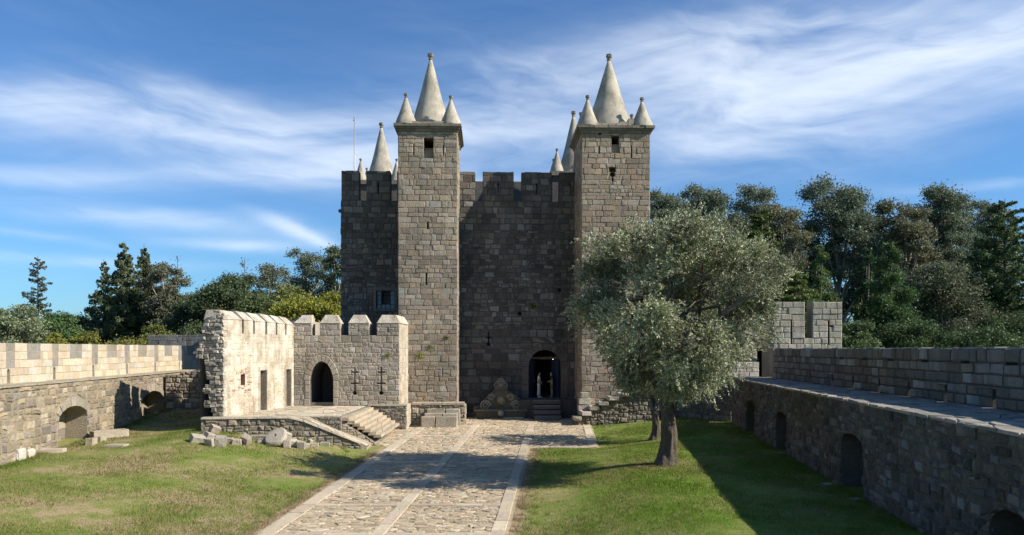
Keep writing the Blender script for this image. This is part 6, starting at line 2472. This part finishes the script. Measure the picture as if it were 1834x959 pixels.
def background():
    T = [
        # left of the keep
        ("conifer", 68, 458, 96, 36, "norfolk", (0.05, 0.062, 0.045), "sparse dark conifer standing alone with upswept tiers above the left woods", 2600, .34, None, None, .3),
        ("broadleaf_tree", 28, 522, 78, 52, "round", (0.085, 0.105, 0.048), "silvery green bushy tree at the photo's left edge", 9000, .26, None, (.14, .16, .1), 0),
        ("broadleaf_tree", -25, 535, 84, 45, "round", (0.075, 0.10, 0.045), "bushy tree cut by the left edge of the photo", 5000, .28, None, None, 0),
        ("pine_tree", 108, 532, 88, 40, "round", (0.05, 0.082, 0.028), "dark green rounded pine below the lone conifer", 8000, .28, None, None, 0),
        ("yellowing_shrub", 105, 578, 70, 26, "round", (0.10, 0.105, 0.025), "yellow green shrub peeping over the pale wall left of the spruces", 4000, .24, None, YEL, 0),
        ("yellowing_tree", 155, 556, 74, 27, "round", (0.09, 0.098, 0.025), "yellowing leafy tree close against the leftmost spruce", 5500, .24, None, YEL, 0),
        ("spruce_tree", 186, 464, 98, 34, "spruce", FIR, "shortest and palest of the three spruces", 7000, .38, None, (.09, .105, .06), .12),
        ("spruce_tree", 222, 432, 94, 44, "spruce", FIR, "tallest spruce, in the middle of the three", 12000, .40, None, (.075, .085, .04), .03),
        ("spruce_tree", 258, 437, 97, 42, "spruce", FIR, "spruce on the keep's side of the three, with a pointed thin top", 10000, .40, None, (.075, .085, .04), .06),
        ("shrub", 215, 588, 68, 62, "round", (0.085, 0.085, 0.03), "low olive coloured shrub over the pale wall under the spruces", 6500, .22, None, YEL, 0),
        ("gum_tree", 300, 466, 92, 38, "gum", (0.07, 0.072, 0.045), "thin greyish gum tree with pale trunk beside the spruces", 4200, .3, None, None, 0),
        ("broadleaf_tree", 332, 505, 88, 40, "round", (0.055, 0.07, 0.035), "dull green tree between the thin gum and the dark rounded tree", 8000, .28, None, None, 0),
        ("bare_tree", 318, 458, 100, 26, "bare", (0.1, 0.09, 0.06), "leafless grey tree top showing behind the thin gum", 160, .3, None, None, 0),
        ("broadleaf_tree", 400, 462, 86, 50, "round", (0.042, 0.058, 0.026), "broad dark evergreen directly above the broken annex wall", 13000, .28, None, None, 0),
        ("bare_tree", 438, 462, 97, 24, "bare", (0.1, 0.09, 0.06), "leafless tree behind the broad dark evergreen", 120, .3, None, None, 0),
        ("broadleaf_tree", 465, 485, 82, 40, "round", (0.048, 0.062, 0.028), "dark tree sloping down above the annex battlements", 9000, .27, None, (.07, .09, .03), 0),
        ("gum_tree", 492, 466, 100, 36, "gum", (0.075, 0.085, 0.055), "thin gum crown rising behind the yellow green tree", 3800, .28, None, None, 0),
        ("yellowing_tree", 552, 480, 74, 60, "round", (0.095, 0.108, 0.02), "large yellow green autumn tree close beside the keep", 13000, .27, None, (.15, .145, .018), 0),
        ("yellowing_tree", 600, 490, 78, 34, "round", (0.085, 0.10, 0.02), "yellow green tree half hidden behind the keep corner", 6000, .27, None, (.14, .135, .018), 0),
        ("gum_tree", 552, 440, 104, 38, "gum", (0.068, 0.085, 0.055), "feathery gum top above the yellow green tree", 4200, .3, None, None, 0),
        ("gum_tree", 604, 433, 100, 32, "gum", (0.05, 0.065, 0.035), "dark gum top touching the keep's left edge", 4200, .3, None, None, 0),
        ("olive_shrub", 530, 545, 62, 62, "round", (0.075, 0.092, 0.045), "grey green shrubbery tree just behind the annex battlements", 9000, .2, None, None, 0),
        ("olive_shrub", 590, 548, 60, 40, "round", (0.07, 0.088, 0.042), "grey green shrub between annex and keep corner", 5000, .2, None, None, 0),
        ("broadleaf_tree", 345, 560, 76, 46, "round", (0.05, 0.066, 0.028), "low dark tree above the shaded bastion parapet", 7000, .26, None, None, 0),
        ("broadleaf_tree", 275, 560, 80, 36, "round", (0.05, 0.07, 0.025), "low green tree at the foot of the spruces", 5000, .26, None, YEL, 0),
        ("broadleaf_tree", 366, 480, 94, 38, "round", (0.05, 0.064, 0.032), "dark rounded tree filling the gap left of the broad evergreen", 8000, .28, None, None, 0),
        ("broadleaf_tree", 440, 472, 92, 40, "round", (0.045, 0.058, 0.028), "dark tree shouldering the broad evergreen on the keep's side", 8000, .28, None, None, 0),
        ("broadleaf_tree", 512, 486, 90, 38, "round", (0.055, 0.07, 0.03), "green tree just left of the large yellow green tree", 8000, .28, None, (.1, .11, .03), 0),
        ("broadleaf_tree", 288, 498, 96, 34, "round", (0.06, 0.07, 0.036), "dull tree directly right of the pointed spruce", 7000, .28, None, None, 0),
        ("broadleaf_tree", 140, 545, 98, 34, "round", (0.055, 0.075, 0.035), "small distant tree between pine and leftmost spruce", 5000, .28, None, None, 0),
        # right of the keep
        ("gum_tree", 1188, 330, 86, 50, "gum", GUM2, "gum tree crown next to the right tower's edge", 9000, .3, None, None, 0),
        ("gum_tree", 1268, 321, 92, 54, "gum", GUM2, "domed gum crown above the olive tree's middle", 11000, .3, None, None, 0),
        ("gum_tree", 1345, 320, 96, 52, "gum", GUM, "open umbrella shaped gum crown above the olive tree's right side", 7500, .3, None, None, 0),
        ("gum_tree", 1392, 356, 88, 50, "gum", GUM, "reddish tinged gum crown sloping down right of the olive tree", 9000, .28, None, (.10, .085, .045), 0),
        ("cedar_tree", 1365, 372, 72, 62, "cedar", (0.055, 0.072, 0.02), "dark cedar with flat layered boughs behind the olive tree", 14000, .3, None, None, 0),
        ("conifer", 1468, 424, 78, 44, "column", (0.058, 0.088, 0.03), "bushy green conifer above the corner turret", 11000, .27, None, None, 0),
        ("cedar_tree", 1425, 470, 64, 44, "cedar", (0.06, 0.08, 0.022), "lower cedar boughs just left of the bushy conifer", 7000, .26, None, None, 0),
        ("gum_tree", 1502, 315, 90, 68, "gum", GUM2, "tallest wide gum tree above the corner turret", 15000, .3, None, None, 0),
        ("gum_tree", 1560, 372, 98, 40, "gum", GUM, "small gum crown between the two tall gum trees", 6000, .3, None, None, 0),
        ("gum_tree", 1622, 350, 88, 50, "gum", GUM, "tall gum tree with reddish lower clumps and slim pale trunk", 9000, .3, None, (.09, .075, .04), 0),
        ("gum_tree", 1695, 327, 92, 62, "gum", GUM2, "tall dark gum tree with rounded top right of the slim one", 13000, .3, None, None, 0),
        ("gum_tree", 1765, 350, 100, 50, "gum", GUM, "gum crown just left of the big tiered pine", 8000, .3, None, None, 0),
        ("cypress_tree", 1552, 428, 74, 36, "column", DKG, "narrow dark cypress, left of the paired cypresses", 11000, .24, None, None, 0),
        ("cypress_tree", 1592, 424, 70, 60, "column", (0.032, 0.058, 0.02), "broad dark cypress spreading to the ground, right of the pair", 17000, .24, None, (.05, .085, .028), 0),
        ("tiered_pine", 1800, 356, 78, 92, "norfolk", (0.045, 0.068, 0.03), "big tiered dark pine at the photo's right edge", 20000, .32, None, None, 0),
        ("gum_tree", 1690, 462, 76, 66, "gum", (0.068, 0.078, 0.045), "low drooping gum with white forked trunk left of the tiered pine", 9000, .26, None, None, 0),
        ("gum_tree", 1745, 455, 84, 50, "gum", (0.06, 0.072, 0.04), "shaded gum half behind the tiered pine", 7000, .28, None, None, 0),
        ("broadleaf_tree", 1538, 555, 60, 38, "round", (0.07, 0.098, 0.04), "pale green bush between turret and cypresses", 6000, .2, None, None, 0),
        ("shrub", 1660, 603, 50, 32, "round", (0.10, 0.15, 0.03), "bright green shrub just over the grey parapet", 3500, .16, None, None, 0),
        ("broadleaf_tree", 1640, 545, 66, 60, "round", (0.036, 0.058, 0.022), "dark understorey tree below the slim gum", 9000, .22, None, None, 0),
        ("broadleaf_tree", 1750, 560, 64, 60, "round", (0.036, 0.058, 0.022), "dark understorey tree at the tiered pine's foot", 9000, .22, None, None, 0),
        ("broadleaf_tree", 1455, 500, 70, 40, "round", (0.05, 0.08, 0.025), "dark leafy tree behind the turret battlement", 7000, .24, None, None, 0),
        ("broadleaf_tree", 1830, 520, 72, 50, "round", (0.036, 0.055, 0.022), "dark tree low at the right edge under the tiered pine", 6000, .24, None, None, 0),
        ("gum_tree", 1580, 400, 116, 60, "gum", (0.075, 0.09, 0.06), "distant gum showing pale between the trunks of the tall gums", 6000, .34, None, None, 0),
        ("gum_tree", 1650, 430, 112, 70, "gum", (0.075, 0.09, 0.06), "distant gum filling the gap under the slim gum's crown", 6000, .34, None, None, 0),
        ("gum_tree", 1430, 420, 110, 60, "gum", (0.07, 0.085, 0.055), "distant gum between cedar and tall gum", 6000, .34, None, None, 0),
        ("broadleaf_tree", 1240, 420, 76, 90, "round", (0.045, 0.065, 0.028), "dark rounded tree hidden mostly behind the olive crown", 8000, .28, None, None, 0),
    ]
    for i, (nm, px, yt, D, hw, kind, col, lab, n, lf, bark, alt, gap) in enumerate(T):
        b = bark or (PALE if kind == "gum" else (0.07, 0.062, 0.055) if kind == "bare" else (0.12, 0.10, 0.08))
        tree(nm, px, yt, D, hw * (1.18 if kind != 'spruce' else 1.05), kind, col, lab, int(n * (3.4 if kind != 'bare' else 1)), lf * (.84 if kind not in ('spruce', 'norfolk') else .78), alt, b, 17 * i, gap=gap,
             group="trees beyond the left wall" if px < 650 else "trees beyond the right wall", zb=(-2.0 if D > 70 else 0.0), altp=.45 if alt else .0,
             cat="shrub" if "shrub" in nm else "tree")


background()


def far_woods():
    """the dark wood behind the single trees, read as one mass"""
    g = np.random.default_rng(41)
    for lo, hi, y0, y1, lab in ((-90, 640, 548, 575, "distant dark wood closing the view low behind the left trees"), (1150, 1930, 495, 545, "distant dark wood closing the view behind the right trees")):
        P, C = [], []
        px = lo
        while px < hi:
            D = g.uniform(108, 130)
            x = (px - CX) / FPX * D
            top = CAMZ + (HY - g.uniform(y0, y1)) / FPX * D
            rw = g.uniform(3.0, 5.5)
            k = 3200
            nt = 60
            d = rand_unit(nt, g)
            hh = top + 3
            tc = np.array([x, D, -3 + hh * .52]) + d * np.array([rw, rw, hh * .48]) * g.uniform(.6, 1, (nt, 1))
            idx = g.integers(0, nt, k)
            P.append(tc[idx] + g.normal(size=(k, 3)) * .8)
            C.append(cols_for(k, np.array((.045, .06, .032)) * g.uniform(.8, 1.35), g, .3))
            px += rw * FPX / D * 1.1
        P = np.concatenate(P)
        o = quads_mesh("far_woods", leaf_quads(P, .5, g, .7, tri=True), 3, np.concatenate(C), M["leaf"], None, (0, 115, 0))
        tag(o, lab, "woods", None, "stuff")


far_woods()


def olive(name, base, H, rad, ntw, label, seed, crown_c=None, trunk_r=0.42, leafn=26):
    g = np.random.default_rng(seed)
    root = empty(name, base, label, "tree")
    base = np.array(base)
    C = base + np.array(crown_c)
    # gnarled trunk: a fluted tube splitting into limbs
    fork = base + np.array([0.02, 0.0, H * .26])
    tb = MB()
    seg, rings = 56, 22
    vs, fs = [], []
    for j in range(rings):
        t = j / (rings - 1)
        c = base + (fork - base) * t + np.array([0.10 * math.sin(t * 4), 0.06 * math.sin(t * 3 + 1), 0])
        r = trunk_r * (0.78 + .55 * (1 - t) ** 4 + .10 * t)
        for i in range(seg):
            a = 2 * math.pi * i / seg + t * .5
            q = r * (1 + .17 * abs(math.sin(3.5 * a + t * 2.4)) * (.6 + (1 - t)) - .1 + .16 * mnoise.noise(Vector((math.cos(a) * 2, math.sin(a) * 2, t * 5))) + .11 * mnoise.noise(Vector((math.cos(a) * 7, math.sin(a) * 7, t * 5))) + .10 * mnoise.noise(Vector((math.cos(a) * 15, math.sin(a) * 15, t * 4))))
            vs.append((c[0] + q * math.cos(a), c[1] + q * math.sin(a), c[2] - .06 + 0 * t))
    for j in range(rings - 1):
        for i in range(seg):
            a, b = j * seg + i, j * seg + (i + 1) % seg
            fs.append((a, b, b + seg, a + seg))
    fs.append(tuple(range((rings - 1) * seg, rings * seg)))
    tb.add(vs, fs, (0.135, 0.11, 0.083))
    tb.obj("trunk", M["bark"], root, True)
    # limbs
    ends = []
    nl = 9
    for i in range(nl):
        an = 2 * math.pi * i / nl + g.uniform(-.3, .3)
        el = g.uniform(.25, 1.25)
        L = rad[0] * g.uniform(.6, .82)
        e = C + np.array([math.cos(an) * math.cos(el) * rad[0] * .62, math.sin(an) * math.cos(el) * rad[1] * .62, math.sin(el) * rad[2] * .62 - .25 * rad[2]])
        s = fork + np.array([math.cos(an) * .15, math.sin(an) * .15, -.12])
        m = s + (e - s) * .5 + np.array([0, 0, .5]) + g.normal(size=3) * .25
        lm = MB()
        lm.tube([s, s + (m - s) * .5 + g.normal(size=3) * .08, m, m + (e - m) * .5 + g.normal(size=3) * .12, e], [trunk_r * .42, trunk_r * .34, trunk_r * .25, trunk_r * .16, .03], (0.19, 0.165, 0.135), 8)
        for k in range(5):
            f = m + (e - m) * (k / 4)
            e2 = f + g.normal(size=3) * np.array([1.2, 1.2, .9]) * rad[0] / 4.3
            lm.tube([f, (f + e2) / 2 + g.normal(size=3) * .12, e2], [.07, .045, .015], (0.19, 0.165, 0.135), 5)
        lm.obj("limb", M["bark"], root, True)
    # twig sprays gathered in boughs over a lumpy crown
    nb = 150
    dirs = rand_unit(nb, g)
    q = g.uniform(.35, 1.0, nb) ** .55
    lump = np.array([1 + .22 * mnoise.noise(Vector(d * 1.7) + Vector((seed, 0, 0))) + .10 * mnoise.noise(Vector(d * 4.0)) for d in dirs])
    bc = C + dirs * np.array(rad) * (q * lump)[:, None] * .86
    lowcut = base[2] + H * .27
    # flatten the underside, letting some boughs hang
    bc[:, 2] = np.where(bc[:, 2] < lowcut, lowcut + g.uniform(-.15, .7, nb), bc[:, 2])
    dep_ = np.clip((C[2] - bc[:, 2]) / rad[2], 0, 1)
    bc[:, :2] = C[:2] + (bc[:, :2] - C[:2]) * (1 - .42 * dep_ ** 1.5)[:, None]
    bw = g.uniform(.3, .72, nb) * rad[0] / 4.3
    idx = g.integers(0, nb, ntw)
    s = bc[idx] + np.clip(g.normal(size=(ntw, 3)), -1.7, 1.7) * bw[idx][:, None] * np.array([.55, .55, .5])
    outd = (s - C) / np.array(rad)
    outd /= np.linalg.norm(outd, axis=1, keepdims=True) + 1e-6
    td = outd * .7 + rand_unit(ntw, g) * .7 + np.array([0, 0, .28])
    td /= np.linalg.norm(td, axis=1, keepdims=True)
    tl = g.uniform(.3, .62, ntw)
    u = np.tile(np.linspace(.08, 1, leafn), (ntw, 1)) + g.uniform(-.03, .03, (ntw, leafn))
    P = s[:, None, :] + td[:, None, :] * (u * tl[:, None])[..., None]
    P[..., 2] -= (u ** 2 * .10)
    P = P.reshape(-1, 3)
    TD = np.repeat(td, leafn, 0)
    n = len(P)
    d = TD * .75 + rand_unit(n, g) * .75
    d /= np.linalg.norm(d, axis=1, keepdims=True)
    t = np.cross(d, rand_unit(n, g))
    t /= np.linalg.norm(t, axis=1, keepdims=True) + 1e-9
    ln = g.uniform(.075, .125, n)[:, None]
    wd = ln * .31
    a, b = d * ln, t * wd * .5
    V = np.stack([P, P + a * .5 + b, P + a, P + a * .5 - b], 1).reshape(-1, 3)
    bm_ = np.repeat(g.uniform(.62, 1.4, nb)[idx], leafn)
    c = cols_for(n, (0.086, 0.097, 0.046), g, .3, (0.235, 0.235, 0.155), .42) * bm_[:, None]
    quads_mesh("crown", V, 4, c, M["olive"], root, tuple(base))
    return root


M["bark"] = stone_mat("olive_bark", 0.7, 0.4, 0.3, stain_col=(0.05, 0.04, 0.03), lichen_col=(0.36, 0.33, 0.27), stain_scale=2.5, bump=1.0)
tb_ = gnd(1194, 832)
olive("olive_tree", tb_, 10.3, (4.5, 4.1, 4.05), 12500, "large silvery green olive tree with a thick fluted trunk on the lawn", 3, crown_c=(0.2, -0.4, 6.05), trunk_r=0.31)
tb2 = gnd(1172, 788)
olive("small_olive_tree", tb2, 6.2, (2.5, 2.3, 2.2), 1500, "smaller slanting tree hidden behind the large olive trunk", 9, crown_c=(0.9, 0.3, 4.0), trunk_r=0.2)


# ------------------------------------------------------------------ grass
def grass():
    g = np.random.default_rng(77)
    N = 420000
    # spread evenly over the lawn with more blades where they show larger
    Y = 17.0 + 31.0 * g.random(N) ** 1.55
    xl = -15.42 - .114 * Y
    xr = 8.35 + .1 * Y
    X = xl + (xr - xl) * g.random(N)
    px0 = PL + .0642 * (Y - 21.07)
    px1 = np.where(Y > 36.6, PFR, PR) + .0642 * (Y - 21.07)
    edge = np.array([0.0])
    wob = 0.12 * np.sin(Y * 3.1) + .1 * np.sin(Y * 7.3 + 1)
    ok = (X < px0 - .25 + wob) | (X > px1 + .45 + wob)
    ok &= ~((X > -14.6) & (Y > 34.2) & (X < px0 + 1))
    ok &= ~((X > 3.4) & (Y > 46.4))
    X, Y = X[ok], Y[ok]
    # sparse on worn ground
    keepm = np.empty(len(X), bool)
    rr = g.random(len(X))
    Z = np.empty(len(X))
    hh = np.empty(len(X))
    for i in range(len(X)):
        v = Vector((X[i] * .33, Y[i] * .33, 5.0))
        n = mnoise.noise(v) + .5 * mnoise.noise(v * 3.1)
        keepm[i] = rr[i] < .72 - .75 * n + (.2 if X[i] > 2 else 0)
        z = gz(X[i], Y[i])
        Z[i] = z
        hh[i] = 1.0 - .5 * n
    X, Y, Z, hh = X[keepm], Y[keepm], Z[keepm], hh[keepm]
    n = len(X)
    h = g.uniform(.02, .055, n) * np.clip(hh, .45, 1.5)
    w = g.uniform(.006, .011, n) * (Y / 22)
    an = g.uniform(0, 2 * math.pi, n)
    le = g.normal(size=(n, 2)) * .6
    P = np.stack([X, Y, Z - .012], 1)
    for_noise = 0.07
    sx, sy = np.cos(an) * w, np.sin(an) * w
    V = np.stack([P + np.stack([-sx, -sy, 0 * w], 1), P + np.stack([sx, sy, 0 * w], 1), P + np.stack([le[:, 0] * h, le[:, 1] * h, h + .03], 1)], 1).reshape(-1, 3)
    # longer ragged tufts at the wall feet, along the paving and round the loose stones
    T = []
    for k in range(900):
        y = g.uniform(19, 46)
        r = g.random()
        if r < .3:
            x = -15.42 - .114 * y + abs(g.normal()) * .22 + .05
        elif r < .55:
            x = 8.35 + .1 * y - abs(g.normal()) * .22 - .05
        elif r < .72:
            y = g.uniform(19, 35)
            x = PL + .0642 * (y - 21.07) - .2 - abs(g.normal()) * .25
        elif r < .86:
            y = g.uniform(19, 36)
            x = PR + .0642 * (y - 21.07) + .35 + abs(g.normal()) * .3
        elif r < .93:
            x = g.uniform(-14.3, -7.6)
            y = 34.75 + (x + 14.45) * .138 - .1 - abs(g.normal()) * .5
        else:
            x, y = g.uniform(-16, 9), g.uniform(19, 33)
            if PL + .0642 * (y - 21.07) - .4 < x < PR + .0642 * (y - 21.07) + .5:
                continue
        z = gz(x, y)
        for b in range(26):
            q = np.array([x + g.normal() * .07, y + g.normal() * .07, z - .02])
            hh_ = g.uniform(.05, .15)
            a_ = g.uniform(0, 6.283)
            w_ = g.uniform(.007, .012) * (y / 24)
            sv = np.array([math.cos(a_) * w_, math.sin(a_) * w_, 0])
            T += [q - sv, q + sv, q + np.array([g.normal() * .35 * hh_, g.normal() * .35 * hh_, hh_])]
    V = np.concatenate([V, np.array(T)])
    o = quads_mesh("grass", V, 3, None, M["blades"], None)
    tag(o, "short patchy green grass growing on the courtyard lawn", "grass", None, "stuff")


grass()


def fallen_leaves():
    g = np.random.default_rng(12)
    n = 2600
    a, r = g.uniform(0, 6.283, n), np.abs(g.normal(size=n)) * 4.2
    X, Y = tb_.x + r * np.cos(a) - 1.0, tb_.y + r * np.sin(a) * .8
    m = g.random(n) < .35
    X[m], Y[m] = g.uniform(-15, 10, m.sum()), g.uniform(18, 44, m.sum())
    ok = (Y > 17) & (Y < 45) & (X < 8.2 + .1 * Y) & ~((X < -7) & (Y > 34))
    X, Y = X[ok], Y[ok]
    onp = (X > PL + .0642 * (Y - 21.07)) & (X < PR + .0642 * (Y - 21.07))
    Z = np.array([gz(x, y) for x, y in zip(X, Y)]) + np.where(onp, .062, .035)
    P = np.stack([X, Y, Z], 1)
    k = len(P)
    an = g.uniform(0, 6.283, k)
    L = g.uniform(.03, .06, k)
    d = np.stack([np.cos(an), np.sin(an), g.normal(size=k) * .25], 1) * L[:, None]
    t = np.stack([-np.sin(an), np.cos(an), g.normal(size=k) * .3], 1) * L[:, None] * .45
    V = np.stack([P - d, P + t, P + d, P - t], 1).reshape(-1, 3)
    o = quads_mesh("fallen_leaves", V, 4, cols_for(k, (.12, .085, .04), g, .4), M["leaf"], None)
    tag(o, "small dry fallen leaves strewn over lawn and paving", "leaves", None, "stuff")


fallen_leaves()


# small wall plants: tufts rooted in the stones
def tufts():
    g = np.random.default_rng(8)
    spots = [(KT, 771, 622, "small green weed growing from the lit tower face", 0.16), (KT, 800, 604, "tiny weed near the edge of the lit tower face", 0.10),
             (KT, 752, 637, "yellowish weed low on the lit tower beside the annex", 0.22), (KF, 955, 549, "dark fern tuft growing from a hole above the keep doorway", 0.24), (AF, 695, 636, "small weed on the annex front wall beside its corner", 0.13)]
    for F, px, py, lab, r in spots:
        a, b = F.hit(px, py)
        q = np.array(F.p(a, b, .04))
        n = 160
        P = q + g.normal(size=(n, 3)) * np.array([r, r * .35, r * .7]) * .6
        P[:, 1] = np.minimum(P[:, 1], q[1] + .02)
        o = quads_mesh("wall_plant", leaf_quads(P, .07, g, .5), 4, cols_for(n, (.13, .15, .03), g), M["leaf"], None, tuple(q))
        tag(o, lab, "plant", "weeds growing from the walls")


tufts()
